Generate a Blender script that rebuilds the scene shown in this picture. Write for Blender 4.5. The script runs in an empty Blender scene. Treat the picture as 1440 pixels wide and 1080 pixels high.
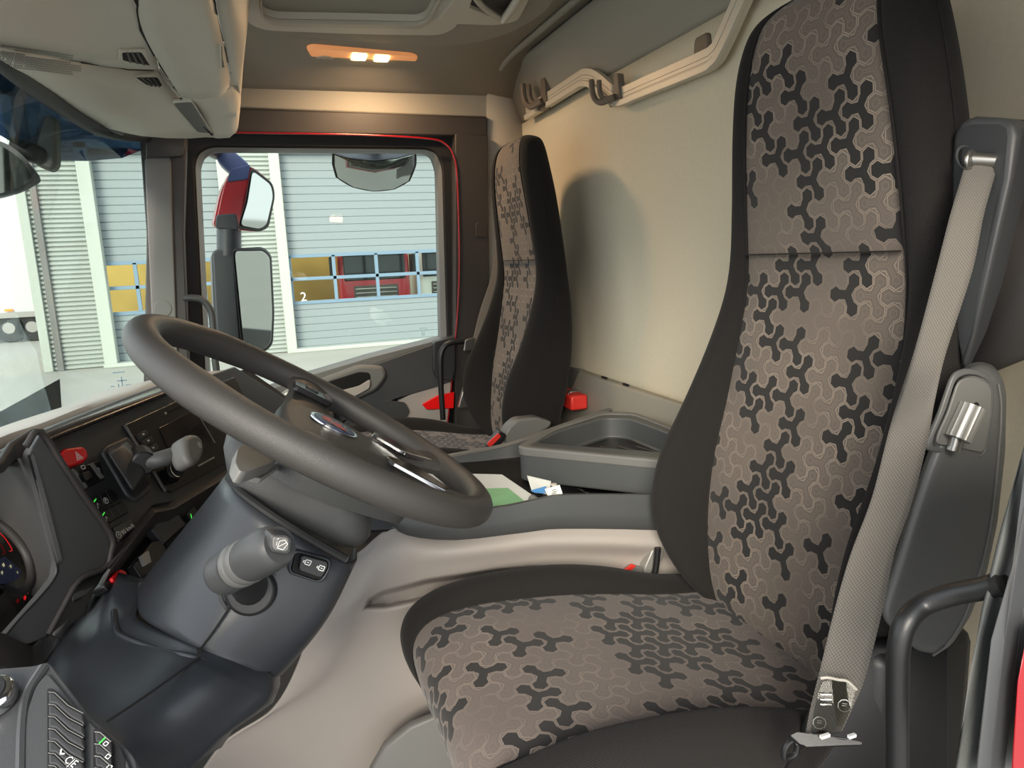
import bpy, bmesh, math, random
from mathutils import Vector, Matrix
random.seed(7)
R_ = math.radians
# ------------------------------------------------------------------ camera (image 1440x1080)
FPX = 1000.0; CZ = 1.05
CAM = Vector((0, 0, CZ))
_X = Vector((3004, 312, 1000)).normalized()
_Y = Vector((-350, 165, 1000)); _Y = (_Y - _X * _X.dot(_Y)).normalized()
_Z = _X.cross(_Y)
if _Z.y < 0: _Z = -_Z
scn = bpy.context.scene
COL = scn.collection
cd = bpy.data.cameras.new('camera'); cam = bpy.data.objects.new('camera', cd); COL.objects.link(cam)
cd.sensor_fit = 'HORIZONTAL'; cd.sensor_width = 36; cd.lens = 36 * FPX / 1440; cd.clip_start = 0.02; cd.clip_end = 300
_r = Vector((_X.x, _Y.x, _Z.x)); _u = Vector((_X.y, _Y.y, _Z.y)); _f = Vector((_X.z, _Y.z, _Z.z))
M = Matrix((( _r.x, _u.x, -_f.x, 0), (_r.y, _u.y, -_f.y, 0), (_r.z, _u.z, -_f.z, CZ), (0, 0, 0, 1)))
cam.matrix_world = M
scn.camera = cam
# ------------------------------------------------------------------ world, sun, exposure
w = bpy.data.worlds.new('sky'); scn.world = w; w.use_nodes = True
nt = w.node_tree; bg = nt.nodes['Background']
tc = nt.nodes.new('ShaderNodeTexCoord'); sx = nt.nodes.new('ShaderNodeSeparateXYZ'); nt.links.new(tc.outputs['Generated'], sx.inputs[0])
cr = nt.nodes.new('ShaderNodeValToRGB'); nt.links.new(sx.outputs[2], cr.inputs[0]); nt.links.new(cr.outputs[0], bg.inputs[0])
cr.color_ramp.elements[0].position = 0.0; cr.color_ramp.elements[0].color = (0.96, 0.98, 1.0, 1)
cr.color_ramp.elements[1].position = 0.9; cr.color_ramp.elements[1].color = (0.80, 0.88, 1.0, 1)
bg.inputs[1].default_value = 2.2
sd = bpy.data.lights.new('sun', 'SUN'); sun = bpy.data.objects.new('sun', sd); COL.objects.link(sun)
sd.energy = 4.8; sd.angle = R_(26); sd.color = (1.0, 0.92, 0.78)
sun.rotation_euler = Vector((0.42, 0.80, -0.38)).to_track_quat('-Z', 'Y').to_euler()
scn.view_settings.view_transform = 'Standard'; scn.view_settings.look = 'None'
scn.view_settings.gamma = 1; scn.view_settings.use_curve_mapping = False
scn.view_settings.exposure = 0.08

# ------------------------------------------------------------------ pixel -> place helpers
def ray(px, py):
    v = Vector((px - 720, 540 - py, FPX)); return Vector((v.dot(_X), v.dot(_Y), v.dot(_Z)))
def PY(px, py, Y): r = ray(px, py); return CAM + r * (Y / r.y)
def PX(px, py, X): r = ray(px, py); return CAM + r * (X / r.x)
def PZ(px, py, Z): r = ray(px, py); return CAM + r * ((Z - CZ) / r.z)
def PP(px, py, o, n): r = ray(px, py); return CAM + r * ((o - CAM).dot(n) / r.dot(n))
def Ys(Y, *p): return [PY(a, b, Y) for a, b in p]
def Q(*p): return [PY(a, b, c) for a, b, c in p]
def dep(P): w_ = P - CAM; return w_.dot(Vector((_X.z, _Y.z, _Z.z)))
class Fr:
    def __init__(s, o, u, v):
        s.o = Vector(o); s.u = Vector(u).normalized(); v = Vector(v); s.v = (v - s.u * v.dot(s.u)).normalized(); s.n = s.u.cross(s.v)
        if s.n.dot(CAM - s.o) < 0: s.n = -s.n
    def px(s, x, y, h=0): return PP(x, y, s.o + s.n * h, s.n)
    def at(s, a, b, h=0): return s.o + s.u * a + s.v * b + s.n * h
    def loc(s, P): d = P - s.o; return d.dot(s.u), d.dot(s.v)

# ------------------------------------------------------------------ materials
def lin(c):
    c = c / 255; return c / 12.92 if c <= .04045 else ((c + .055) / 1.055) ** 2.4
def rgb(r, g, b): return (lin(r), lin(g), lin(b), 1)
def newmat(n):
    m = bpy.data.materials.new(n); m.use_nodes = True; return m, m.node_tree, m.node_tree.nodes['Principled BSDF']
def mat(n, col, rough=.5, metal=0, bump=0, scale=600, dist=.0006, var=0, vscale=8, spec=.5, coat=0, emit=None, estr=0):
    m, t, b = newmat(n); c = rgb(*col)
    b.inputs['Base Color'].default_value = c; b.inputs['Roughness'].default_value = rough; b.inputs['Metallic'].default_value = metal
    b.inputs['Specular IOR Level'].default_value = spec; b.inputs['Coat Weight'].default_value = coat
    if emit: b.inputs['Emission Color'].default_value = rgb(*emit); b.inputs['Emission Strength'].default_value = estr
    g = t.nodes.new('ShaderNodeNewGeometry')
    if bump:
        no = t.nodes.new('ShaderNodeTexNoise'); no.inputs['Scale'].default_value = scale; no.inputs['Detail'].default_value = 3
        t.links.new(g.outputs['Position'], no.inputs['Vector'])
        bp = t.nodes.new('ShaderNodeBump'); bp.inputs['Strength'].default_value = bump; bp.inputs['Distance'].default_value = dist
        t.links.new(no.outputs[0], bp.inputs['Height']); t.links.new(bp.outputs[0], b.inputs['Normal'])
    if var:
        n2 = t.nodes.new('ShaderNodeTexNoise'); n2.inputs['Scale'].default_value = vscale; n2.inputs['Detail'].default_value = 6
        t.links.new(g.outputs['Position'], n2.inputs['Vector'])
        mx = t.nodes.new('ShaderNodeMix'); mx.data_type = 'RGBA'
        mx.inputs['A'].default_value = tuple(x * (1 - var) for x in c[:3]) + (1,); mx.inputs['B'].default_value = tuple(min(1, x * (1 + var)) for x in c[:3]) + (1,)
        t.links.new(n2.outputs[0], mx.inputs['Factor']); t.links.new(mx.outputs['Result'], b.inputs['Base Color'])
    return m
class E:      # tiny expression -> math node builder
    def __init__(s, t, k): s.t = t; s.k = k
    def op(s, o, *a):
        n = s.t.nodes.new('ShaderNodeMath'); n.operation = o
        for i, x in enumerate((s,) + a):
            if isinstance(x, E): s.t.links.new(x.k, n.inputs[i])
            else: n.inputs[i].default_value = x
        return E(s.t, n.outputs[0])
    def __add__(s, o): return s.op('ADD', o)
    def __sub__(s, o): return s.op('SUBTRACT', o)
    def __mul__(s, o): return s.op('MULTIPLY', o)
    def __truediv__(s, o): return s.op('DIVIDE', o)
def fabric_pattern(n, s=.0232, base=(112, 101, 92), dark=(40, 38, 37), line=(158, 143, 128), thr=.64):
    m, t, b = newmat(n); b.inputs['Roughness'].default_value = .95; b.inputs['Specular IOR Level'].default_value = .25
    uv = t.nodes.new('ShaderNodeUVMap'); sp = t.nodes.new('ShaderNodeSeparateXYZ'); t.links.new(uv.outputs[0], sp.inputs[0])
    U = E(t, sp.outputs[0]) / s + 100; V = E(t, sp.outputs[1]) / s + 100 * math.sqrt(3); q3 = math.sqrt(3)
    # nearest cell of a hexagonal grid, then the three-lobed tile (centre cell + three neighbours) it belongs to
    ax = U.op('ROUND'); ay = (V / q3).op('ROUND') * q3
    bx = (U - .5).op('ROUND') + .5; by = ((V / q3 - .5).op('ROUND') + .5) * q3
    da = (U - ax) * (U - ax) + (V - ay) * (V - ay); db_ = (U - bx) * (U - bx) + (V - by) * (V - by)
    f = db_.op('LESS_THAN', da)
    cx = ax + (bx - ax) * f; cy = ay + (by - ay) * f
    n_ = (cy / (q3 / 2)).op('ROUND'); m_ = (cx - n_ * .5).op('ROUND')
    a1 = (m_ + 1000).op('MODULO', 2.0); b1 = (n_ + 1000).op('MODULO', 2.0)
    ox = a1 * (b1 * -1 + 1) - b1 * .5; oy = b1 * (a1 * 2 - 1) * (q3 / 2)
    gx = cx - ox; gy = cy - oy
    x = U - gx; y = V - gy
    r = (x * x + y * y).op('SQRT'); a = y.op('ARCTAN2', x) + math.pi / 3 + 4 * math.pi
    a = a.op('MODULO', 2 * math.pi / 3) - math.pi / 3
    xx = r * a.op('COSINE'); yy = (r * a.op('SINE')).op('ABSOLUTE')
    dx = (xx - .96).op('ABSOLUTE')
    d0 = dx.op('MAXIMUM', dx * .5 + yy * .866) - .40
    d0 = d0.op('MINIMUM', (yy - .27).op('MAXIMUM', xx - .96))
    cb = t.nodes.new('ShaderNodeCombineXYZ'); t.links.new((gx * 2).op('ROUND').k, cb.inputs[0]); t.links.new((gy * 4).op('ROUND').k, cb.inputs[1])
    wn = t.nodes.new('ShaderNodeTexWhiteNoise'); t.links.new(cb.outputs[0], wn.inputs[0])
    dk = d0.op('LESS_THAN', 0.01) * E(t, wn.outputs[0]).op('GREATER_THAN', thr)
    ln = (d0 - .045).op('ABSOLUTE').op('LESS_THAN', .032).op('MAXIMUM', (d0 + .20).op('ABSOLUTE').op('LESS_THAN', .018) * .35)
    g = t.nodes.new('ShaderNodeNewGeometry'); no = t.nodes.new('ShaderNodeTexNoise'); no.inputs['Scale'].default_value = 9; no.inputs['Detail'].default_value = 3
    t.links.new(g.outputs['Position'], no.inputs['Vector'])
    ns = (E(t, no.outputs[0]) - .38) * 3.2; ns = ns.op('MAXIMUM', .12).op('MINIMUM', 1.0)
    def mix(a_, b_, f):
        x = t.nodes.new('ShaderNodeMix'); x.data_type = 'RGBA'
        for nm, q in (('A', a_), ('B', b_)):
            if isinstance(q, tuple): x.inputs[nm].default_value = q
            else: t.links.new(q, x.inputs[nm])
        t.links.new(f.k, x.inputs['Factor']); return x.outputs['Result']
    fine = t.nodes.new('ShaderNodeTexNoise'); fine.inputs['Scale'].default_value = 900; t.links.new(uv.outputs[0], fine.inputs['Vector'])
    c = mix(rgb(*base), rgb(*[v * .86 for v in base]), E(t, fine.outputs[0]))
    c = mix(c, rgb(*line), ln * ns * (dk * -1 + 1))
    c = mix(c, rgb(*dark), dk)
    t.links.new(c, b.inputs['Base Color'])
    h = (ln * -.5) + dk * -.6 + E(t, fine.outputs[0]) * .35
    bp = t.nodes.new('ShaderNodeBump'); bp.inputs['Strength'].default_value = .5; bp.inputs['Distance'].default_value = .0008
    t.links.new(h.k, bp.inputs['Height']); t.links.new(bp.outputs[0], b.inputs['Normal'])
    b.inputs['Sheen Weight'].default_value = .15
    return m
def weave(n, col, col2, sc=420, sheen=.3):
    m, t, b = newmat(n); b.inputs['Roughness'].default_value = .95; b.inputs['Specular IOR Level'].default_value = .2; b.inputs['Sheen Weight'].default_value = sheen
    uv = t.nodes.new('ShaderNodeUVMap'); sp = t.nodes.new('ShaderNodeSeparateXYZ'); t.links.new(uv.outputs[0], sp.inputs[0])
    U = E(t, sp.outputs[0]); V = E(t, sp.outputs[1])
    f = ((U * (sc * 6.28)).op('SINE') * (V * (sc * 6.28)).op('SINE')) * .5 + .5
    mx = t.nodes.new('ShaderNodeMix'); mx.data_type = 'RGBA'; mx.inputs['A'].default_value = rgb(*col); mx.inputs['B'].default_value = rgb(*col2)
    t.links.new(f.k, mx.inputs['Factor']); t.links.new(mx.outputs['Result'], b.inputs['Base Color'])
    bp = t.nodes.new('ShaderNodeBump'); bp.inputs['Strength'].default_value = .6; bp.inputs['Distance'].default_value = .0006
    t.links.new(f.k, bp.inputs['Height']); t.links.new(bp.outputs[0], b.inputs['Normal'])
    return m
def glass(n, tint=(.9, .95, .93), refl=.10):
    m = bpy.data.materials.new(n); m.use_nodes = True; t = m.node_tree; t.nodes.clear()
    o = t.nodes.new('ShaderNodeOutputMaterial'); tr = t.nodes.new('ShaderNodeBsdfTransparent'); tr.inputs[0].default_value = tint + (1,)
    gl = t.nodes.new('ShaderNodeBsdfGlossy'); gl.inputs['Roughness'].default_value = .02
    fr = t.nodes.new('ShaderNodeLayerWeight'); fr.inputs[0].default_value = .25
    mm = t.nodes.new('ShaderNodeMath'); mm.operation = 'MULTIPLY'; mm.inputs[1].default_value = refl * 6; t.links.new(fr.outputs['Fresnel'], mm.inputs[0])
    mx = t.nodes.new('ShaderNodeMixShader'); t.links.new(mm.outputs[0], mx.inputs[0]); t.links.new(tr.outputs[0], mx.inputs[1]); t.links.new(gl.outputs[0], mx.inputs[2])
    t.links.new(mx.outputs[0], o.inputs[0]); return m
MT = {}
MT['head'] = mat('beige_headliner', (150, 146, 136), .75, bump=.25, scale=900, var=.04)
MT['console'] = mat('beige_moulding', (203, 198, 186), .5, bump=.25, scale=1100, var=.03)
MT['backwall'] = mat('back_wall_fabric', (224, 214, 190), .95, bump=.5, scale=500, var=.06, vscale=120)
MT['cream'] = mat('cream_trim', (188, 182, 170), .6, bump=.15)
MT['lgrey'] = mat('light_grey_plastic', (166, 158, 151), .5, bump=.3, scale=1200, var=.03)
MT['mgrey'] = mat('mid_grey_plastic', (108, 107, 104), .5, bump=.25, scale=900, var=.04)
MT['dgrey'] = mat('dark_grey_plastic', (62, 63, 64), .45, bump=.3, scale=1000, dist=.0004, var=.05)
MT['dash'] = mat('charcoal_dash_plastic', (50, 50, 51), .42, bump=.3, scale=1000, dist=.0004, var=.04)
MT['column'] = mat('blue_black_column_plastic', (43, 46, 50), .36, bump=.2, scale=1100, dist=.0004, var=.05)
MT['pillar'] = mat('pillar_grey_plastic', (80, 82, 80), .6, bump=.4, scale=800)
MT['tray'] = mat('tray_grey_plastic', (76, 78, 78), .45, bump=.3, scale=1000, dist=.0004, var=.04)
MT['hood'] = mat('hood_charcoal_plastic', (76, 75, 74), .45, bump=.2, scale=1000)
MT['ledge'] = mat('ledge_grey_beige', (150, 145, 132), .6, bump=.2)
MT['arm'] = mat('armrest_grey_plastic', (90, 90, 89), .42, bump=.3, scale=1000, dist=.0004, var=.04)
MT['black'] = mat('black_plastic', (26, 26, 27), .4, bump=.15)
MT['void'] = mat('black_void', (8, 8, 8), .9)
MT['trimdk'] = mat('dark_brown_grey_trim', (58, 54, 52), .55, bump=.2)
MT['leather'] = mat('steering_wheel_leather', (64, 62, 60), .40, bump=.8, scale=1500, dist=.0005, var=.06)
MT['shroud'] = mat('grained_shroud', (58, 59, 59), .45, bump=.8, scale=1300, dist=.0006)
MT['red'] = mat('red_paint', (150, 12, 26), .25, coat=.5)
MT['redplastic'] = mat('red_plastic', (205, 22, 30), .35)
MT['redbox'] = mat('red_box_plastic', (215, 50, 40), .45)
MT['reflector'] = mat('red_reflector', (235, 20, 20), .3, bump=.3, scale=300, emit=None)
MT['chrome'] = mat('chrome', (215, 215, 218), .12, 1)
MT['satin'] = mat('satin_metal', (165, 163, 158), .3, .9)
MT['silverp'] = mat('silver_plastic', (150, 148, 143), .35, .35, bump=.1)
MT['rail'] = mat('satin_aluminium_rail', (214, 206, 190), .42, .2, var=.05)
MT['hook'] = mat('brown_grey_hook', (112, 100, 88), .5)
MT['screen'] = mat('dark_screen', (14, 15, 20), .12, coat=.3)
MT['gloss'] = mat('gloss_black_panel', (30, 29, 30), .25)
MT['white'] = mat('white_print', (225, 225, 222), .5)
MT['paper'] = mat('paper', (226, 228, 222), .7, var=.04, vscale=30)
MT['green'] = mat('green_print', (138, 190, 140), .7, var=.25, vscale=30)
MT['blueprint'] = mat('blue_print', (90, 160, 225), .6)
MT['ledgreen'] = mat('green_led', (60, 220, 70), .4, emit=(70, 230, 80), estr=.8)
MT['ledred'] = mat('red_led', (240, 20, 30), .4, emit=(250, 20, 30), estr=.5)
MT['ledorange'] = mat('orange_led', (240, 130, 20), .4, emit=(250, 130, 20), estr=.8)
MT['ledwhite'] = mat('yellow_white_led', (240, 235, 180), .4, emit=(240, 235, 180), estr=.8)
MT['lcd'] = mat('blue_lcd', (25, 30, 48), .3, emit=(30, 38, 62), estr=.3)
MT['fab'] = fabric_pattern('seat_pattern_fabric')
MT['fabc'] = fabric_pattern('seat_cushion_fabric', .0232, (116, 105, 99), (40, 38, 38), (146, 133, 122), .54)
MT['knit'] = weave('black_knit_fabric', (18, 17, 17), (46, 43, 41), 300, .05)
MT['belt'] = weave('grey_belt_webbing', (88, 84, 79), (122, 117, 110), 260, .1)
MT['glass'] = glass('side_glass', (.90, .94, .92), .04)
MT['wglass'] = glass('windshield_glass', (.84, .89, .87), .025)
MT['visor'] = glass('tinted_sun_visor', (.13, .19, .27), .05)
MT['mirror'] = mat('mirror_glass', (178, 183, 180), .04, 1)
MT['mirhouse'] = mat('mirror_housing', (55, 58, 62), .45)
MT['blue'] = mat('dark_blue_plastic', (45, 60, 100), .4)
MT['lens'] = mat('lamp_lens', (225, 170, 130), .25, emit=(255, 160, 90), estr=.35)
MT['bulb'] = mat('lamp_bulb', (255, 240, 200), .3, emit=(255, 214, 140), estr=14)
MT['rubber'] = mat('rubber_seal', (20, 20, 21), .6)
MT['mat'] = mat('floor_rubber', (70, 70, 70), .7, bump=.3)
MT['ground'] = mat('concrete_yard', (160, 157, 147), .9, bump=.4, scale=6, dist=.02, var=.12, vscale=.8)
MT['clad'] = mat('pale_metal_cladding', (158, 164, 158), .55, .1, var=.04, vscale=2)
MT['gdoor'] = mat('blue_grey_roller_door', (128, 138, 140), .5, var=.03)
MT['gframe'] = mat('pale_door_surround', (172, 178, 168), .6)
MT['gwin'] = mat('blue_window_bar', (108, 132, 150), .5)
MT['yellow'] = mat('ochre_workshop_wall', (200, 165, 90), .8, var=.3, vscale=1.2)
MT['trailer'] = mat('white_trailer', (205, 208, 206), .5)
MT['tyre'] = mat('tyre_rubber', (25, 25, 26), .8)
MT['label'] = glass('clear_label_film', (.62, .62, .60), .08)

# ------------------------------------------------------------------ object helpers
def thing(name, label, cat, loc=(0, 0, 0), group=None, kind=None):
    o = bpy.data.objects.new(name, None); COL.objects.link(o); o.location = loc; o.empty_display_size = .05
    if kind: o['kind'] = kind
    if label: o['label'] = label
    if cat: o['category'] = cat
    if group: o['group'] = group
    return o
def tag(o, label, cat, group=None):
    o['label'] = label; o['category'] = cat
    if group: o['group'] = group
    return o
def struct(o, label=None):
    o['kind'] = 'structure'
    if label: o['label'] = label
    return o
def mesh(name, V, F, m, parent=None, smooth=True, bevel=0, seg=2, solid=0, sub=0, uv=None, off=0, label=None):
    V = [Vector(v) for v in V]; loc = Vector((0, 0, 0))
    if parent is None:
        loc = Vector((sum(v.x for v in V) / len(V), sum(v.y for v in V) / len(V), min(v.z for v in V)))
    me = bpy.data.meshes.new(name); me.from_pydata([v - loc for v in V], [], F); me.update()
    if uv:
        l = me.uv_layers.new(name='UVMap')
        for p in me.polygons:
            for li in p.loop_indices: l.data[li].uv = uv[me.loops[li].vertex_index]
    bm = bmesh.new(); bm.from_mesh(me); bmesh.ops.recalc_face_normals(bm, faces=bm.faces); bm.to_mesh(me); bm.free()
    me.materials.append(MT[m] if isinstance(m, str) else m)
    o = bpy.data.objects.new(name, me); COL.objects.link(o); o.location = loc
    if parent is not None:
        o.parent = parent
        if parent.type == 'EMPTY': o.matrix_parent_inverse = Matrix.Translation(-parent.location)
        elif parent.parent is None: o.matrix_parent_inverse = Matrix.Translation(-parent.location)
    if solid: s_ = o.modifiers.new('solid', 'SOLIDIFY'); s_.thickness = solid; s_.offset = off
    if bevel: b_ = o.modifiers.new('bevel', 'BEVEL'); b_.width = bevel; b_.segments = seg; b_.limit_method = 'ANGLE'; b_.angle_limit = R_(28); b_.harden_normals = False
    if sub: s_ = o.modifiers.new('sub', 'SUBSURF'); s_.levels = sub; s_.render_levels = sub
    if smooth:
        me.polygons.foreach_set('use_smooth', [True] * len(me.polygons))
        if not sub and name != 'side_panel':
            try: me.set_sharp_from_angle(angle=R_(40))
            except Exception: pass
    if label: o['label'] = label
    return o
def rnd(P, r=.01, n=4):
    out = []; N = len(P)
    for i in range(N):
        a, b, c = P[i - 1], P[i], P[(i + 1) % N]
        d1 = (a - b); d2 = (c - b); k = min(r, d1.length * .45, d2.length * .45)
        p = b + d1.normalized() * k; q = b + d2.normalized() * k
        for j in range(n + 1):
            t = j / n; out.append(p * (1 - t) ** 2 + b * 2 * t * (1 - t) + q * t * t)
    return out
def prism(name, P, ext, m, parent=None, bevel=0, seg=2, r=0, smooth=True, label=None):
    if r: P = rnd(P, r)
    n = len(P); ext = Vector(ext)
    V = list(P) + [p + ext for p in P]
    F = [list(range(n)), list(range(2 * n - 1, n - 1, -1))] + [[i, i + n, (i + 1) % n + n, (i + 1) % n] for i in range(n)]
    return mesh(name, V, F, m, parent, smooth=smooth, bevel=bevel, seg=seg, label=label)
def plate(name, fr, pts, t, m, parent=None, h=0, bevel=0, r=0, seg=2, label=None):   # top at height h over the frame's plane
    P = [fr.px(a, b, h) for a, b in pts]
    return prism(name, P, fr.n * -t, m, parent, bevel, seg, r, label=label)
def ring(name, Po, Pi, ext, m, parent=None, bevel=0, seg=2, label=None):
    assert len(Po) == len(Pi), name
    n = len(Po); ext = Vector(ext); V = list(Po) + list(Pi) + [p + ext for p in Po] + [p + ext for p in Pi]; F = []
    for i in range(n):
        j = (i + 1) % n
        F += [[i, j, n + j, n + i], [2 * n + i, 3 * n + i, 3 * n + j, 2 * n + j], [i, 2 * n + i, 2 * n + j, j], [n + i, n + j, 3 * n + j, 3 * n + i]]
    return mesh(name, V, F, m, parent, bevel=bevel, seg=seg, label=label)
def quads(name, V, F, m, parent=None, thick=.004, bevel=0, seg=2, smooth=True, off=0, sub=0, label=None):
    return mesh(name, V, F, m, parent, smooth=smooth, bevel=bevel, seg=seg, solid=thick, off=off, sub=sub, label=label)
def grid(name, rows, m, parent=None, thick=0, sub=0, smooth=True, closeu=False, bevel=0, uv=None, off=0, label=None):
    nr = len(rows); nc = len(rows[0]); V = [p for r in rows for p in r]; F = []
    for i in range(nr - 1):
        for j in range(nc if closeu else nc - 1):
            k = (j + 1) % nc; F.append([i * nc + j, i * nc + k, (i + 1) * nc + k, (i + 1) * nc + j])
    uvs = [u for r in uv for u in r] if uv else None
    return mesh(name, V, F, m, parent, smooth=smooth, solid=thick, sub=sub, bevel=bevel, uv=uvs, off=off, label=label)
def crv(P, n=8, closed=False):
    P = [Vector(p) for p in P]; N = len(P); out = []
    for i in range(N if closed else N - 1):
        p0 = P[i - 1] if (i > 0 or closed) else P[0] * 2 - P[1]; p1 = P[i]; p2 = P[(i + 1) % N]
        p3 = P[(i + 2) % N] if (i + 2 < N or closed) else p2 * 2 - p1
        for j in range(n):
            t = j / n; out.append(.5 * ((2 * p1) + (p2 - p0) * t + (2 * p0 - 5 * p1 + 4 * p2 - p3) * t * t + (3 * p1 - p0 - 3 * p2 + p3) * t ** 3))
    if not closed: out.append(P[-1])
    return out
def tube(name, P, r, m, parent=None, seg=12, closed=False, flat=1, up=None, cap=True, label=None):
    P = [Vector(p) for p in P]; N = len(P); V = []; F = []
    rr = r if isinstance(r, (list, tuple)) else [r] * N
    prev = up
    for i in range(N):
        a = P[i - 1] if (i > 0 or closed) else P[i]; b = P[(i + 1) % N] if (i < N - 1 or closed) else P[i]
        T = (b - a).normalized()
        if prev is None: prev = Vector((0, 0, 1)) if abs(T.z) < .9 else Vector((1, 0, 0))
        S = T.cross(prev).normalized(); W_ = S.cross(T).normalized()
        if up is None: prev = W_
        for k in range(seg):
            t = 2 * math.pi * k / seg; V.append(P[i] + S * (math.cos(t) * rr[i]) + W_ * (math.sin(t) * rr[i] * flat))
    for i in range(N if closed else N - 1):
        j = (i + 1) % N
        for k in range(seg): l = (k + 1) % seg; F.append([i * seg + k, i * seg + l, j * seg + l, j * seg + k])
    if not closed and cap: F += [list(range(seg)), list(range((N - 1) * seg, N * seg))]
    return mesh(name, V, F, m, parent, label=label)
def box(name, c, s, m, parent=None, bevel=.002, seg=2, ax=None, label=None):
    c = Vector(c); ax = ax or (Vector((1, 0, 0)), Vector((0, 1, 0)), Vector((0, 0, 1)))
    P = [c + ax[0] * (sx * s[0] / 2) + ax[1] * (sy * s[1] / 2) - ax[2] * (s[2] / 2) for sx, sy in ((-1, -1), (1, -1), (1, 1), (-1, 1))]
    return prism(name, P, ax[2] * s[2], m, parent, bevel, seg, label=label)
def cyl(name, a, b, r1, r2, m, parent=None, seg=24, bevel=0, ribs=0, label=None):
    a = Vector(a); b = Vector(b); T = (b - a).normalized(); S = T.orthogonal().normalized(); W_ = T.cross(S)
    V = []
    for c, r in ((a, r1), (b, r2)):
        for k in range(seg):
            t = 2 * math.pi * k / seg; q = r * (1 + (ribs if k % 2 else 0)); V.append(c + S * (math.cos(t) * q) + W_ * (math.sin(t) * q))
    F = [list(range(seg)), list(range(seg, 2 * seg))] + [[k, (k + 1) % seg, seg + (k + 1) % seg, seg + k] for k in range(seg)]
    return mesh(name, V, F, m, parent, bevel=bevel, label=label)
def stroke(name, fr, lines, wd, m, parent, h=.0006):      # flat printed strokes on a frame, each a polyline of (a,b) in metres
    V = []; F = []
    for L in lines:
        for i in range(len(L) - 1):
            p = fr.at(L[i][0], L[i][1], h); q = fr.at(L[i + 1][0], L[i + 1][1], h); d = (q - p)
            if d.length < 1e-7: continue
            d.normalize(); s_ = fr.n.cross(d) * wd * .5; k = len(V); p = p - d * wd * .4; q = q + d * wd * .4
            V += [p - s_, q - s_, q + s_, p + s_]; F.append([k, k + 1, k + 2, k + 3])
    o = mesh(name, V, F, m, parent, smooth=False); return o
def text(name, s, fr, a, b, size, m, parent, h=.0006, flipu=1):
    c = bpy.data.curves.new(name, 'FONT'); c.body = s; c.size = size; c.align_x = 'CENTER'; c.align_y = 'CENTER'; c.resolution_u = 2
    o = bpy.data.objects.new(name, c); COL.objects.link(o); me = bpy.data.meshes.new_from_object(o); bpy.data.objects.remove(o)
    V = [fr.at(a + v.co.x * flipu, b + v.co.y, h) for v in me.vertices]; F = [list(p.vertices) for p in me.polygons]
    bpy.data.meshes.remove(me); return mesh(name, V, F, m, parent, smooth=False)
def lerp(a, b, t): return a + (b - a) * t
from mathutils.bvhtree import BVHTree
_bv = {}
def snap(objs, px, py, lift=.003, Y=1.5):      # place a point on the surface already built there
    best = None
    for o in objs:
        if o.name not in _bv:
            off = Vector(o.location) if o.parent is None else Vector((0, 0, 0))
            _bv[o.name] = BVHTree.FromPolygons([v.co + off for v in o.data.vertices], [tuple(p.vertices) for p in o.data.polygons])
        d = ray(px, py).normalized(); h, n, i, t = _bv[o.name].ray_cast(CAM, d)
        if h is not None and (best is None or t < best[2]):
            if n.dot(CAM - h) < 0: n = -n
            best = (h, n, t)
    if best is None: return PY(px, py, Y)
    return best[0] + best[1] * lift

# ================================================================== OUTDOORS
GZ = -1.25; BY = 20.0                       # yard level, garage front distance
V3 = Vector
def gp(px, py, Y=BY): return PY(px, py, Y)
GX = lambda px, Y=BY: PY(px, 380, Y).x
struct(mesh('ground', [(-60, -6, GZ), (60, -6, GZ), (60, 60, GZ), (-60, 60, GZ)], [[0, 1, 2, 3]], 'ground', smooth=False), 'pale concrete yard in front of the garage')
# garage building: ribbed cladding, pillars and two roller doors
garage = thing('garage_building', 'pale ribbed metal garage building seen through the cab windows', 'building', (0, BY + .5, GZ))
TOP = 6.5
def cladding(x0, x1, z0, z1, y, name='wall_cladding'):
    V = []; F = []; n = int((z1 - z0) / .11); 
    for i in range(n):
        a = z0 + i * .11
        for z, dy in ((a, 0), (a + .03, -.05), (a + .08, -.05), (a + .11, 0)): V += [(x0, y + dy, z), (x1, y + dy, z)]
    for i in range(len(V) // 2 - 1): F.append([2 * i, 2 * i + 1, 2 * i + 3, 2 * i + 2])
    mesh(name, V, F, 'clad', garage, smooth=False)
xL = GX(48); xD1 = GX(140); xD1b = GX(330); xP = GX(388); xD2 = GX(408); xD2b = GX(800)
cladding(xL, xD1, GZ, TOP, BY)
cladding(xD1b, GX(398), GZ, TOP, BY)
dz = PY(500, 212, BY).z
cladding(xL, xD2b + 2, dz + .12, TOP + .4, BY + .02)
box('corner_post', (GX(66), BY - .07, (GZ + TOP) / 2), (.14, .12, TOP - GZ), 'mgrey', garage, .01)
box('corner_trim', (xL, BY - .05, (GZ + TOP) / 2), (.2, .15, TOP - GZ), 'gframe', garage, .01)
for x, wd in ((xD1, .3), (xD1b, .3), (GX(400), .26), (xD2b + .2, .4)):
    box('door_surround', (x, BY - .08, (GZ + dz) / 2 + .06), (wd, .3, dz - GZ + .2), 'gframe', garage, .02)
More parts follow.
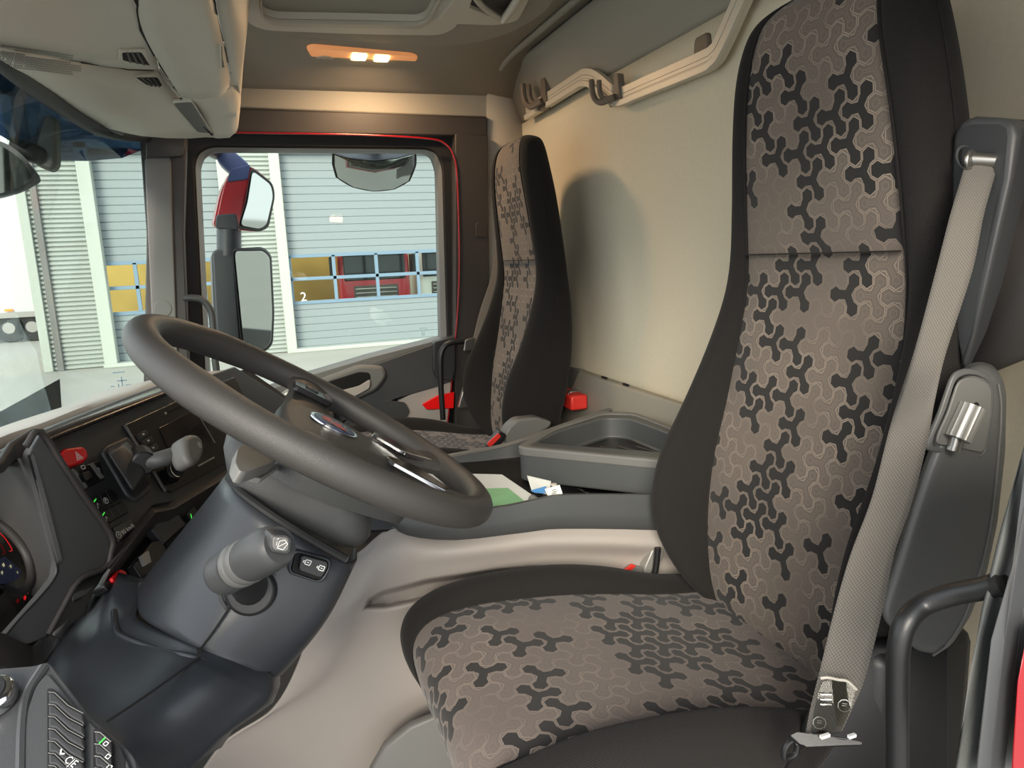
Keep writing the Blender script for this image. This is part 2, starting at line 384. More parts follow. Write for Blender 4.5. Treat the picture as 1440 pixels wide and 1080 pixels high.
for a, b in ((xD1, xD1b), (xD2, xD2b)):
    box('door_lintel', ((a + b) / 2, BY - .08, dz + .1), (b - a + .4, .3, .22), 'gframe', garage, .02)
    box('door_sill', ((a + b) / 2, BY - .1, GZ + .05), (b - a + .3, .5, .1), 'gframe', garage, .02)
    w0 = PY(500, 420, BY).z; w1 = PY(500, 357, BY).z; wm = (w0 + w1) / 2
    sl = None; z = GZ + .1; D = BY + .12
    for q0, q1 in ((GZ, w0 - .03), (w1, dz + .1)): box('backing_panel', ((a + b) / 2, D + .05, (q0 + q1) / 2), (b - a, .03, q1 - q0), 'gdoor', garage, .0)
    while z < dz:
        h = .2
        if not (z + h > w0 and z < w1):
            if sl is None: sl = box('door_slat', (0, 0, 0), (b - a, .05, h - .002), 'gdoor', garage, .014, 1); me0 = sl.data; s_ = sl
            else: s_ = sl.copy(); COL.objects.link(s_)
            s_.location = Vector(((a + b) / 2, D, z + h / 2))
            z += h
        else: z = max(z + .02, w1 + .0) if z < w1 else z + h
    for zz in (w0 - .03, wm, w1 + .0): box('window_bar', ((a + b) / 2, D - .02, zz), (b - a, .08, .09), 'gwin', garage, .005, 1)
    npan = 4 if a == xD1 else 7
    for k in range(npan + 1): box('window_post', (a + (b - a) * k / npan, D - .02, wm), (.09, .08, w1 - w0), 'gwin', garage, .005, 1)
    for k in range(npan):
        for zz in ((w0 + wm) / 2, (wm + w1) / 2):
            box('window_pane', (a + (b - a) * (k + .5) / npan, D, zz), ((b - a) / npan - .05, .01, (w1 - w0) / 2 - .05), 'glass', garage, 0)
# workshop room behind the door windows
quads('workshop_wall', [(xL, BY + 5, GZ), (xD2b + 1, BY + 5, GZ), (xD2b + 1, BY + 5, TOP), (xL, BY + 5, TOP)], [[0, 1, 2, 3]], 'yellow', garage, .1)
quads('workshop_floor', [(xL, BY + .3, GZ + .01), (xD2b + 1, BY + .3, GZ + .01), (xD2b + 1, BY + 5, GZ + .01), (xL, BY + 5, GZ + .01)], [[0, 1, 2, 3]], 'ground', garage, .02)
quads('roof', [(xL, BY, TOP + .5), (xD2b + 3, BY, TOP + .5), (xD2b + 3, BY + 5.2, TOP + .5), (xL, BY + 5.2, TOP + .5)], [[0, 1, 2, 3]], 'clad', garage, .2)
for x in (-1.5, 3.5, 7):  # fill lights added to brighten the closed room behind the door windows
    ld = bpy.data.lights.new('workshop_fill', 'AREA'); lo = bpy.data.objects.new('workshop_fill', ld); COL.objects.link(lo)
    ld.energy = 260; ld.size = 3; ld.color = (1, .93, .8); lo.location = (x, BY + 2.2, 4.2)
    tag(lo, 'added fill light inside the workshop above the floor at %s' % {-1.5: 'the left door', 3.5: 'the middle of the right door', 7: 'the far right'}[x], 'light')
def truck(x, y, colm, label, cab2):
    t = thing('parked_truck', label, 'truck', (x, y, GZ))
    box('cab', (x, y, GZ + 1.75), (2.1, 1.6, 1.9), colm, t, .18, 3)
    box('windscreen', (x, y - .8, GZ + 2.15), (1.8, .06, .75), 'screen', t, .05)
    box('grille', (x, y - .82, GZ + 1.35), (1.3, .06, .55), 'trimdk', t, .05)
    for k in range(4): box('grille_bar', (x, y - .86, GZ + 1.17 + k * .12), (1.2, .04, .035), 'satin', t, .01)
    box('bumper', (x, y - .75, GZ + .75), (2.15, .4, .45), cab2, t, .08)
    for s in (-1, 1):
        cyl('wheel', (x + s * .85 - .15, y, GZ + .5), (x + s * .85 + .15, y, GZ + .5), .5, .5, 'tyre', t, 20, .03)
        cyl('headlamp', (x + s * .78, y - .93, GZ + .8), (x + s * .78, y - .98, GZ + .8), .13, .13, 'lens', t, 16)
        box('side_mirror', (x + s * 1.2, y - .7, GZ + 2.2), (.18, .15, .6), 'black', t, .04)
truck(3.1, BY + 2.2, 'red', 'red truck parked behind the roller door windows, nearer the left', 'black')
truck(5.6, BY + 3.0, 'trailer', 'white and blue truck parked behind the roller door windows, further right', 'blue')
nfw = Fr((PY(427, 418, BY).x, BY + .04, PY(427, 418, BY).z), (1, 0, 0), (0, 0, 1)); text('door_number', '2', nfw, 0, 0, .34, 'white', garage, .0)
# white trailer on the far left
t = thing('white_trailer', 'white box trailer parked left of the garage', 'trailer', (GX(0, 30), 30, GZ))
tp = [PY(-260, 275, 30), PY(52, 275, 30), PY(52, 445, 30), PY(-260, 445, 30)]
prism('box_body', tp, (0, 2.5, 0), 'trailer', t, .06)
box('side_rail', ((tp[0].x + tp[1].x) / 2, 29.95, tp[2].z + .1), (tp[1].x - tp[0].x, .1, .2), 'satin', t, .01)
for px in (-75, -30, 12, 45):
    c = PY(px, 457, 30); cyl('wheel', (c.x, 30.0, GZ + .52), (c.x, 30.4, GZ + .52), .52, .52, 'tyre', t, 20, .04)
    cyl('hub', (c.x, 29.96, GZ + .52), (c.x, 30.0, GZ + .52), .2, .2, 'satin', t, 14)
box('underframe', (PY(-20, 455, 30).x, 30.8, GZ + .75), (8, .9, .3), 'tyre', t, .03)
box('marker_light', (PY(13, 436, 30).x, 29.93, PY(13, 436, 30).z), (.25, .04, .08), 'ledorange', t, .005)

# ================================================================== CAB SHELL
XB = .97; ZC = 1.70; YD = 2.58
fl = mesh('floor', [(-.75, .15, 0), (1.0, .15, 0), (1.0, 2.7, 0), (-.75, 2.7, 0), (-.75, .15, -.06), (1.0, .15, -.06), (1.0, 2.7, -.06), (-.75, 2.7, -.06)],
     [[0, 1, 2, 3], [4, 5, 6, 7], [0, 1, 5, 4], [1, 2, 6, 5], [2, 3, 7, 6], [3, 0, 4, 7]], 'mat', smooth=False); struct(fl)
struct(mesh('wall_front', [(-.72, .25, 0), (-.72, 2.64, 0), (-.66, 2.64, .72), (-.66, .9, .72), (-.70, .25, .45)], [[0, 1, 2, 3, 4]], 'void', smooth=False), 'dark firewall below the windscreen')
struct(mesh('wall_right', [(-.72, 2.64, 0), (1.0, 2.64, 0), (1.0, 2.64, .62), (-.72, 2.64, .55)], [[0, 1, 2, 3]], 'trimdk', smooth=False), 'dark lower side wall under the passenger door')
# back wall with a shallow pressed panel
rows = []; 
for z in [0, .3, .55, .62, .66, .70, .76, .84, .93, 1.02, 1.1, 1.18, 1.26, 1.34, 1.42, 1.48, 1.53]:
    r = []
    for k in range(41):
        y = .1 + k * (2.72 - .1) / 40
        dx = 0
        e = min(y - .55, 1.80 - y, z - .80, 1.36 - z)       # pressed field
        if e > 0: dx = .016 * min(1, e / .05)
        r.append((XB + dx, y, z))
    rows.append(r)
struct(grid('wall_back', rows, 'backwall', thick=.02, off=0))
# cornice above the back wall
prof = [(XB, 1.53), (XB - .012, 1.545), (.90, 1.685), (.885, ZC)]
struct(grid('trim_1', [[(x, y, z) for y in (.1, .8, 1.5, 2.2, 2.62)] for x, z in prof], 'head', thick=.012, smooth=True), 'sloping cornice between ceiling and back wall')
tube('trim_2', [(.835, .1, ZC - .004), (.835, 1.2, ZC - .004), (.835, 2.35, ZC - .004), (.83, 2.44, ZC - .02)], .011, 'head', flat=.8); struct(bpy.data.objects['trim_2'], 'raised bead running along the ceiling')
# ceiling: flat, then a cove down to the far side header
cs = [(.1, ZC), (.8, ZC), (1.6, ZC), (2.25, ZC), (2.38, ZC - .012), (2.48, ZC - .04), (2.56, ZC - .07), (2.64, ZC - .11)]
struct(grid('ceiling', [[(x, y, z) for x in (-.75, -.3, .1, .5, 1.0)] for y, z in [(q, r + .012) for q, r in cs]], 'head', thick=.02))
# far header: cream band then dark trim
prism('trim_3', Ys(YD, (310, 116), (700, 131), (692, 166), (310, 151)), (0, .05, 0), 'head', None, .006); struct(bpy.data.objects['trim_3'], 'cream band above the passenger door')
prism('trim_4', Ys(YD - .02, (300, 151), (686, 164), (685, 192), (300, 186)), (0, .07, 0), 'trimdk', None, .006); struct(bpy.data.objects['trim_4'], 'dark header trim above the passenger door')
# far rear corner: cream column beside the B pillar
quads('trim_5', Q((684, 120, YD), (750, 105, 2.62), (738, 640, 2.62), (684, 640, YD)), [[0, 1, 2, 3]], 'cream', None, .02); struct(bpy.data.objects['trim_5'], 'cream corner column behind the passenger door')
prism('trim_6', rnd(Ys(YD - .03, (640, 187), (686, 190), (690, 640), (640, 640)), .01), (0, .06, 0), 'trimdk', None, .006); struct(bpy.data.objects['trim_6'], 'dark pillar behind the passenger door window')
# cover cap on that pillar
cp = prism('pillar_cap', rnd(Ys(YD - .034, (669, 313), (685, 313), (685, 334), (669, 334)), .01), (0, .006, 0), 'trimdk', None, .002); tag(cp, 'small square cover cap on the dark pillar behind the passenger window', 'cap')

# ---------------- passenger door
door = thing('door_1', 'passenger door with window, dark sill panel and light grey lower panel', None, PY(450, 600, YD), kind='structure')
Po = Ys(YD + .02, (215, 660), (230, 190), (262, 172), (300, 168), (598, 168), (640, 175), (668, 200), (670, 660))
Pi = Ys(YD + .02, (292, 590), (274, 232), (279, 216), (296, 207), (600, 210), (614, 216), (622, 236), (632, 590))
ring('door_frame', rnd(Po, .03), rnd(Pi, .03), (0, .06, 0), 'rubber', door, .008)
Pi2 = Ys(YD + .05, (298, 590), (281, 236), (286, 220), (300, 212), (596, 214), (608, 219), (615, 238), (622, 590))
ring('window_channel', rnd(Pi, .03), rnd([p + V3((0, .0, 0)) for p in Pi2], .03), (0, .05, 0), 'mgrey', door, .004)
tube('red_edge', crv(Ys(YD - .036, (300, 186), (430, 188), (517, 190), (603, 195), (627, 203), (638, 220), (643, 253), (646, 360), (644, 430), (640, 480), (635, 540), (629, 600)), 5), .0032, 'red', door, 8, label='thin red painted door edge')
wp = quads('window_1', Ys(YD + .075, (268, 200), (625, 202), (634, 600), (285, 600)), [[0, 1, 2, 3]], 'glass', None, .004); struct(wp, 'passenger door window pane')
# small etched mark in the glass corner
fw = Fr(PY(595, 465, YD + .068), (1, 0, 0), (0, 0, 1))
stroke('glass_mark', fw, [[(-.012, .01), (.012, .01)], [(-.012, .01), (-.012, .003)], [(.012, .01), (.012, .003)], [(-.004, -.002), (-.004, -.022)], [(.004, -.002), (.004, -.022)], [(-.005, -.012), (.005, -.012)]], .0012, 'gwin', door)
# sill and armrest body
dk = PY
def dp(n, pts, ext, m, Y=YD - .02, bevel=.006, r=.01, label=None): return prism(n, rnd(Ys(Y, *pts), r), (0, ext, 0), m, door, bevel, label=label)
dp('sill_ledge', [(330, 566), (430, 530), (520, 503), (610, 480), (640, 472), (640, 486), (520, 515), (430, 544), (330, 586)], .12, 'mgrey', YD - .01)
dp('sill_panel', [(330, 580), (430, 543), (540, 508), (612, 483), (640, 477), (640, 535), (612, 545), (560, 560), (500, 585), (420, 620), (330, 640)], .10, 'dgrey', YD - .03)
dp('sill_corner', [(610, 481), (640, 473), (641, 520), (636, 536), (614, 532), (609, 520)], .05, 'dash', YD - .05, .01)
dp('grip_surround', [(395, 562), (420, 545), (505, 513), (540, 515), (545, 530), (530, 550), (480, 572), (420, 592), (395, 590)], .03, 'mgrey', YD - .05, .012, .02)
dp('grip_recess', [(430, 547), (505, 523), (520, 524), (522, 534), (508, 543), (440, 564), (425, 560)], .02, 'void', YD - .054, .004, .012)
dp('grip_lip', [(430, 562), (505, 543), (521, 533), (520, 546), (500, 557), (440, 574), (425, 572)], .03, 'lgrey', YD - .06, .006, .01)
dp('lower_panel', [(540, 575), (575, 556), (614, 537), (634, 533), (629, 640), (400, 640), (470, 600)], .05, 'lgrey', YD - .025)
dp('speaker_corner', [(500, 578), (545, 563), (570, 566), (576, 580), (560, 600), (480, 600)], .04, 'dgrey', YD - .035, .006)
rf = dp('reflector', [(594, 569), (615, 557), (639, 551), (638, 574), (600, 576)], .012, 'reflector', YD - .04, .002, .004, label='bright red door reflector')
dp('map_pocket', [(330, 600), (400, 575), (470, 580), (470, 640), (330, 640)], .06, 'trimdk', YD - .08, .01)
tube('door_handle', crv(Ys(YD - .09, (352, 583), (375, 572), (395, 560), (408, 551)), 4), .014, 'silverp', door)
# ---------------- A pillar far side
ap = prism('trim_7', rnd(Ys(2.50, (196, 188), (262, 190), (258, 330), (270, 640), (200, 640), (206, 330)), .01), (.0, .06, 0), 'trimdk', None, .012); struct(ap, 'dark far windscreen pillar')
ap = prism('trim_8', rnd(Ys(2.49, (203, 222), (240, 221), (243, 330), (252, 560), (218, 560), (208, 330)), .01), (.0, .03, 0), 'mgrey', None, .014, 3); struct(ap, 'light face of the far windscreen pillar')
ap = prism('trim_9', rnd(Ys(2.48, (196, 186), (262, 189), (256, 220), (199, 222)), .01), (.0, .05, 0), 'trimdk', None, .008); struct(ap, 'dark cap at the top of the far windscreen pillar')
c = PY(229, 434, 2.488); cc = cyl('screw_cover', c + V3((0, .006, 0)), c, .027, .026, 'mgrey', None, 28, .002); tag(cc, 'round cover on the far windscreen pillar', 'cover')
def loopbar(n, pts, r, label, cat, m='black'):
    o = tube(n, crv(pts, 6), r, m, None, 14); return tag(o, label, cat)
loopbar('grab_bar', Ys(2.47, (258, 419), (272, 419), (285, 422), (295, 434), (299, 450), (302, 500), (304, 530), (290, 540)), .011, 'dark grab bar on the far windscreen pillar', 'handle', 'dgrey')
loopbar('grab_bar', Ys(2.42, (652, 480), (634, 482), (625, 488), (620, 502), (620, 540), (623, 590)), .010, 'black grab bar beside the passenger seat in the door opening', 'handle')

# ---------------- windshield
ws = quads('window_2', Q((205, 150, 2.46), (205, 640, 2.46), (-40, 700, 1.75), (-420, 900, 1.1), (-520, -260, 1.05), (-90, -20, 1.45)), [[0, 1, 2, 5], [5, 2, 3, 4]], 'wglass', None, .005); struct(ws, 'windscreen pane')
tube('trim_10', crv(Q((-120, -28, 1.1), (0, 80, 1.38), (45, 118, 1.6), (90, 151, 1.9), (130, 176, 2.15), (160, 186, 2.3), (205, 191, 2.45)), 5), .020, 'rubber', None, 10); struct(bpy.data.objects['trim_10'], 'black seal along the top of the windscreen')
tube('trim_11', crv(Q((-120, -44, 1.1), (0, 66, 1.36), (45, 108, 1.58), (90, 143, 1.88), (130, 170, 2.13), (170, 186, 2.3)), 5), .010, 'black', None, 8); struct(bpy.data.objects['trim_11'], 'thin black inner lip above the windscreen')
# outside visor hanging over the windshield
vz = quads('sun_visor', Q((-260, -120, 1.3), (0, 95, 1.62), (90, 150, 2.1), (200, 180, 2.62), (206, 208, 2.62), (170, 222, 2.5), (120, 226, 2.3), (60, 225, 2.05), (0, 190, 1.8), (-260, 100, 1.4)), [[0, 1, 8, 9], [1, 2, 7, 8], [2, 6, 7], [2, 3, 5, 6], [3, 4, 5]], 'visor', None, .006)
tag(vz, 'dark blue tinted sun visor outside above the windscreen', 'visor')
# front view mirror outside the windshield
fm = thing('front_mirror', 'grey front view mirror hanging outside the windscreen at the top left', 'mirror', PY(20, 260, 1.9))
def dome(n, pts, depth, m, parent, inset=.35, dirv=None):
    P = rnd(pts, .03); c = sum(P, V3((0, 0, 0))) / len(P); d = V3(dirv) * depth
    rows = [P, [p + d * .5 + (c - p) * .06 for p in P], [p + d * .85 + (c - p) * .22 for p in P], [p + d + (c - p) * .6 for p in P]]
    k = len(P); V = [q for r in rows for q in r]; F = [list(range(k)), list(range(3 * k, 4 * k))]
    for i in range(3):
        for j in range(k): F.append([i * k + j, i * k + (j + 1) % k, (i + 1) * k + (j + 1) % k, (i + 1) * k + j])
    return mesh(n, V, F, m, parent)
dome('housing', Q((-60, 200, 1.9), (0, 196, 1.9), (30, 215, 1.9), (56, 248, 1.9), (58, 256, 1.9), (30, 272, 1.9), (-10, 282, 1.9), (-60, 285, 1.9)), .09, 'mirhouse', fm, dirv=(-.6, .8, .1))
prism('mirror_pane', rnd(Q((-55, 206, 1.84), (-2, 202, 1.84), (26, 220, 1.855), (50, 249, 1.875), (26, 266, 1.89), (-10, 276, 1.895), (-55, 279, 1.895)), .02), (0, -.004, 0), 'mirror', fm, .001)
tube('arm', crv(Q((12, 205, 1.94), (35, 212, 1.95), (58, 220, 1.97)), 4), .022, 'mirhouse', fm)
prism('bracket', rnd(Q((38, 205, 1.96), (62, 160, 1.96), (78, 165, 1.96), (79, 232, 1.96), (70, 241, 1.96), (48, 232, 1.96)), .015), (0, .05, 0), 'mgrey', fm, .008)
# ---------------- outside mirrors at passenger side
def Qm(x0, *p): return [PY(a, b, 2.845 + (a - x0) / 55 * .13) for a, b, _ in p]
wm = thing('wide_angle_mirror', 'wide angle mirror in a blue, red and grey housing outside the passenger window', 'mirror', PY(340, 320, 3.0))
prism('arm_cover', rnd(Q((300, 209, 3.02), (325, 209, 3.02), (352, 232, 3.02), (350, 252, 3.02), (322, 242, 3.02), (305, 226, 3.02)), .02), (0, .12, .0), 'blue', wm, .02, 3)
dome('housing', Q((325, 238, 3.0), (352, 232, 3.0), (384, 258, 3.0), (387, 275, 3.0), (378, 320, 3.0), (366, 326, 3.0), (306, 322, 3.0), (300, 316, 3.0), (310, 270, 3.0)), .12, 'red', wm, dirv=(-.3, .95, 0))
prism('shell_front', rnd(Q((322, 242, 2.99), (352, 236, 2.99), (345, 272, 2.99), (336, 322, 2.99), (302, 320, 2.99), (312, 272, 2.99)), .02), (0, .02, 0), 'red', wm, .008, 3, label='red lower shell')
prism('shell_band', rnd(Q((324, 238, 2.985), (352, 231, 2.985), (349, 252, 2.985), (319, 256, 2.985)), .01), (0, .02, 0), 'blue', wm, .006, label='blue shell band')
prism('shell_base', rnd(Q((304, 302, 2.985), (332, 300, 2.985), (336, 324, 2.985), (302, 321, 2.985)), .012), (0, .02, 0), 'mirhouse', wm, .006, label='grey shell base')
prism('mirror_rim', rnd(Qm(336, (353, 234, 2.985), (384, 258, 2.985), (387, 276, 2.985), (378, 319, 2.985), (366, 326, 2.985), (334, 321, 2.985), (345, 285, 2.985)), .02), (0, .02, 0), 'black', wm, .004)
prism('mirror_pane', rnd(Qm(341, (355, 240, 2.98), (381, 260, 2.98), (384, 277, 2.98), (375, 316, 2.98), (365, 322, 2.98), (338, 317, 2.98), (348, 285, 2.98)), .02), (0, .006, 0), 'mirror', wm, .001)
cyl('mirror_post', PY(322, 320, 3.03), PY(322, 360, 3.03), .045, .045, 'mirhouse', wm, 16)
mm = thing('main_mirror', 'tall rectangular main mirror outside the passenger window, below the wide angle one', 'mirror', PY(345, 420, 3.0))
dome('housing', Q((297, 351, 3.0), (370, 347, 3.0), (382, 358, 3.0), (386, 440, 3.0), (384, 485, 3.0), (370, 497, 3.0), (330, 500, 3.0), (303, 490, 3.0)), .12, 'mirhouse', mm, dirv=(-.3, .95, 0))
prism('shell_front', rnd(Q((298, 352, 2.99), (328, 350, 2.99), (332, 400, 2.99), (338, 480, 2.99), (338, 500, 2.99), (306, 492, 2.99)), .02), (0, .02, 0), 'mirhouse', mm, .008)
prism('mirror_rim', rnd(Qm(326, (326, 349, 2.985), (372, 349, 2.985), (382, 360, 2.985), (386, 440, 2.985), (384, 484, 2.985), (372, 496, 2.985), (340, 490, 2.985)), .025), (0, .02, 0), 'black', mm, .004)
prism('mirror_pane', rnd(Qm(331, (330, 353, 2.98), (370, 353, 2.98), (379, 362, 2.98), (383, 440, 2.98), (381, 482, 2.98), (370, 492, 2.98), (343, 486, 2.98)), .02), (0, .006, 0), 'mirror', mm, .001)
km = thing('kerb_mirror', 'curved kerb mirror hanging outside above the passenger window', 'mirror', PY(527, 240, 2.9))
kq = [(467, 216), (490, 222), (525, 226), (560, 222), (586, 215), (586, 232), (577, 255), (555, 267), (525, 270), (495, 264), (472, 250), (467, 232)]
P = [PY(a, b, 2.86 + (b - 215) / 55 * .135) for a, b in kq]; kn = V3((0, .73, .68))
dome('housing', P, .08, 'mirhouse', km, dirv=kn)
prism('mirror_rim', P, kn * .012, 'black', km, .003)
c = sum(P, V3()) / len(P); P2 = [p + (c - p) * .06 - kn * .002 for p in P]
rows = [P2] + [[lerp(p, c, f_) - kn * (.014 * math.sin(f_ * 1.57)) for p in P2] for f_ in (.25, .5, .75, .97)]
V = [p for r in rows for p in r]; nc = len(P2); mesh('mirror_pane', V, [[i * nc + j, i * nc + (j + 1) % nc, (i + 1) * nc + (j + 1) % nc, (i + 1) * nc + j] for i in range(4) for j in range(nc)] + [list(range(4 * nc, 5 * nc))], 'mirror', km)
prism('hanger', Q((503, 205, 2.93), (555, 205, 2.93), (550, 224, 2.93), (508, 224, 2.93)), (0, .05, 0), 'black', km, .01)
prism('outer_skin', [V3((-.35, 2.70, .48)), V3((.75, 2.70, .70)), V3((.75, 2.74, -.25)), V3((-.35, 2.74, -.25))], (0, .01, 0), 'red', door, .002)
prism('outer_header', [V3((-.35, 2.68, 1.48)), V3((.75, 2.68, 1.48)), V3((.75, 2.66, 1.56)), V3((-.35, 2.66, 1.56))], (0, .01, 0), 'red', door, .002)
tube('mirror_arm', [PY(306, 214, 3.08), PY(290, 205, 2.9), V3((-.42, 2.68, 1.53))], .03, 'mirhouse', wm, 12)
tube('hanger_arm', [PY(528, 206, 2.95), PY(528, 195, 2.85), V3((.42, 2.68, 1.56))], .015, 'black', km, 10)
# ================================================================== OVERHEAD
oh = thing('overhead_console', 'beige overhead storage console above the windscreen', 'overhead console', PY(260, 80, 1.9))
# profiles along the cab width: each polyline runs front -> rear edge at one depth
def L(*p): return [PY(a, b, c) for a, b, c in p]
low = [crv(L((-120, -22, 1.1), (0, 80, 1.38), (45, 117, 1.6), (90, 148, 1.88), (130, 172, 2.12), (170, 184, 2.26), (200, 190, 2.34)), 4),
       crv(L((-120, 35, 1.02), (0, 66, 1.20), (60, 78, 1.36), (113, 88, 1.55), (170, 97, 1.78), (222, 98, 2.0), (300, 191, 2.38)), 4)]
quad_n = len(low[0])
rows = []
for t in (0, .33, .66, 1):
    r = []
    for i in range(quad_n):
        p = low[0][i] * (1 - t) + low[1][i] * t; p = p + V3((0, 0, -.006 * math.sin(math.pi * t))); r.append(p)
    rows.append(r)
grid('lower_panel', rows, 'console', oh, thick=.006)
# upper locker door with its rounded lower edge
upd = [L((-120, -180, 1.02), (-120, 34, 1.018)), L((0, -150, 1.10), (0, 64, 1.195)), L((80, -120, 1.2), (62, 76, 1.355)), L((150, -80, 1.3), (114, 86, 1.55)), L((188, -40, 1.36), (170, 94, 1.77)), L((189, 0, 1.43), (222, 96, 1.99))]
rows = []
for k in range(7):
    t = k / 6; rows.append([lerp(a, b, t) + V3((.006, 0, -.010)) * math.sin(math.pi * t) for a, b in upd])
grid('locker_door', [crv(r, 4) for r in rows], 'console', oh, thick=.006)
# side locker: bulging front face
sl = [L((194, -60, 1.32), (194, 0, 1.425), (200, 42, 1.57), (226, 90, 1.83), (254, 134, 2.10)),
      L((240, -60, 1.34), (236, 0, 1.46), (238, 45, 1.62), (258, 92, 1.85), (280, 137, 2.11)),
      L((285, -60, 1.40), (284, 0, 1.52), (290, 50, 1.68), (302, 95, 1.88), (308, 135, 2.12)),
      L((296, -60, 1.44), (300, 0, 1.56), (309, 45, 1.70), (318, 88, 1.89), (321, 122, 2.13))]
grid('side_locker_door', [crv(r, 4) for r in sl], 'console', oh, thick=.008)
sr = [L((298, -60, 1.46), (303, 0, 1.58), (312, 45, 1.72), (321, 88, 1.90), (324, 118, 2.13)),
      L((322, -60, 1.52), (326, 0, 1.66), (330, 45, 1.78), (331, 88, 1.93), (329, 118, 2.14)),
      L((350, -60, 1.62), (344, 0, 1.76), (342, 45, 1.86), (337, 90, 1.98), (333, 120, 2.16)),
      L((360, -60, 1.9), (350, 0, 2.0), (345, 45, 2.05), (340, 92, 2.12), (336, 150, 2.3))]
grid('rear_face', [crv(r, 4) for r in sr], 'console', oh, thick=.008)
# end piece below the side locker
ep = [crv(L((224, 99, 2.0), (240, 122, 2.08), (256, 140, 2.14), (274, 164, 2.26), (301, 192, 2.40)), 4),
      crv(L((252, 135, 2.09), (262, 140, 2.12), (276, 142, 2.15), (292, 160, 2.26), (306, 193, 2.40)), 4),
      crv(L((285, 138, 2.11), (296, 140, 2.14), (304, 146, 2.17), (314, 166, 2.27), (322, 192, 2.40)), 4),
      crv(L((322, 122, 2.12), (325, 128, 2.15), (328, 140, 2.19), (331, 160, 2.28), (331, 184, 2.40)), 4),
      crv(L((333, 100, 2.14), (336, 110, 2.18), (337, 128, 2.22), (336, 150, 2.30), (333, 178, 2.42)), 4)]
grid('end_piece', ep, 'console', oh, thick=.008)
quads('end_cap', L((195, 191, 2.42), (301, 193, 2.42), (331, 187, 2.42), (337, 150, 2.42), (337, 60, 2.42), (200, 60, 2.42)), [[0, 1, 2, 3, 4, 5]], 'console', oh, .01)
# dark joint lines
JO = [o for o in oh.children]
def joint(pts, r=.003, nm='joint'):
    D_ = []
    for p_, q_ in zip(pts[:-1], pts[1:]):
        for k in range(6): D_.append([lerp(a, b, k / 6) for a, b in zip(p_, q_)])
    D_.append(pts[-1]); tube(nm, [snap(JO, a, b, .0035, y) if (b > 0 and a > 0) else PY(a, b, y) for a, b, y in D_], r, 'void', oh, 6)
joint([(191, -40, 1.33), (191, 0, 1.42), (197, 40, 1.56), (225, 92, 1.85), (254, 136, 2.10)], .0035)
joint([(225, 97, 1.98), (240, 120, 2.06), (256, 138, 2.11)], .002); joint([(276, 165, 2.25), (301, 192, 2.38)], .003)
joint([(114, 88, 1.54), (170, 96, 1.77), (223, 98, 1.99)], .0012)
joint([(295, -40, 1.43), (301, 10, 1.58), (311, 48, 1.71), (323, 100, 1.97)], .002)
# recesses: two vents, pull pocket, side notch
def insetp(nm, pts, Y, m='void', rim='console', g=.012, d=.02, bars=0):
    SO = [o for o in oh.children if o.name.split('.')[0] in ('lower_panel', 'locker_door', 'side_locker_door', 'rear_face', 'end_piece')]
    W4 = [snap(SO, a, b, .0, y) for a, b, y in pts]; P = rnd(W4, .012); c = sum(P, V3()) / len(P); n = (P[2] - P[0]).cross(P[len(P) // 2] - P[0]).normalized()
    if n.dot(CAM - c) < 0: n = -n
    o = prism(nm, [p + n * .007 for p in P], -n * .008, m, oh, .0008)
    Po = [p + (p - c).normalized() * g + n * .006 for p in P]; ring(nm + '_rim', Po, [p + n * .0085 for p in P], -n * .006, rim, oh, .002)
    for k in range(bars):
        t = (k + 1) / (bars + 1); q = lerp(W4[0], W4[1], t); q2 = lerp(W4[3], W4[2], t)
        tube(nm + '_bar', [q + n * .008, q2 + n * .008], .002, 'trimdk', oh, 6)
insetp('air_vent', [(167, 68, 1.70), (195, 68, 1.76), (208, 88, 1.88), (169, 80, 1.76)], 0, bars=3)
insetp('air_vent', [(187, 104, 1.90), (219, 104, 2.02), (227, 118, 2.1), (205, 116, 2.02)], 0, bars=3)
insetp('pull_pocket', [(243, 141, 2.12), (269, 139, 2.14), (297, 184, 2.37), (278, 183, 2.35)], 0, 'mgrey', d=.03, g=.008)
insetp('latch_notch', [(306, 60, 1.75), (313, 62, 1.79), (318, 84, 1.90), (308, 94, 1.89)], 0, 'trimdk', g=.004)
# perforated speaker grille
fg = Fr(PY(60, 82, 1.40), PY(100, 90, 1.52) - PY(20, 70, 1.27), PY(60, 66, 1.36) - PY(60, 98, 1.42))
GO = [o for o in oh.children if o.name.split('.')[0] in ('lower_panel', 'locker_door')]
V = []; F = []
for i in range(52):
    for j in range(9):
        px = -2 + i * 2.25 + (j % 2) * 1.1; py = 62 + j * 3.2 + px * .14 + 0
        if (px - 60) ** 2 / 52 ** 2 > 1 and px > 60: continue
        if px > 100 and abs(j - 4) > 2: continue
        p = snap(GO, px, py, .0012 + .003, 1.4); k = len(V)
        for q in range(6): a = q * math.pi / 3; V.append(p + fg.u * .0021 * math.cos(a) + fg.v * .0021 * math.sin(a))
        F.append([k + q for q in range(6)])
g_ = mesh('speaker_grille', V, F, 'trimdk', oh, smooth=False); g_['kind'] = 'stuff'

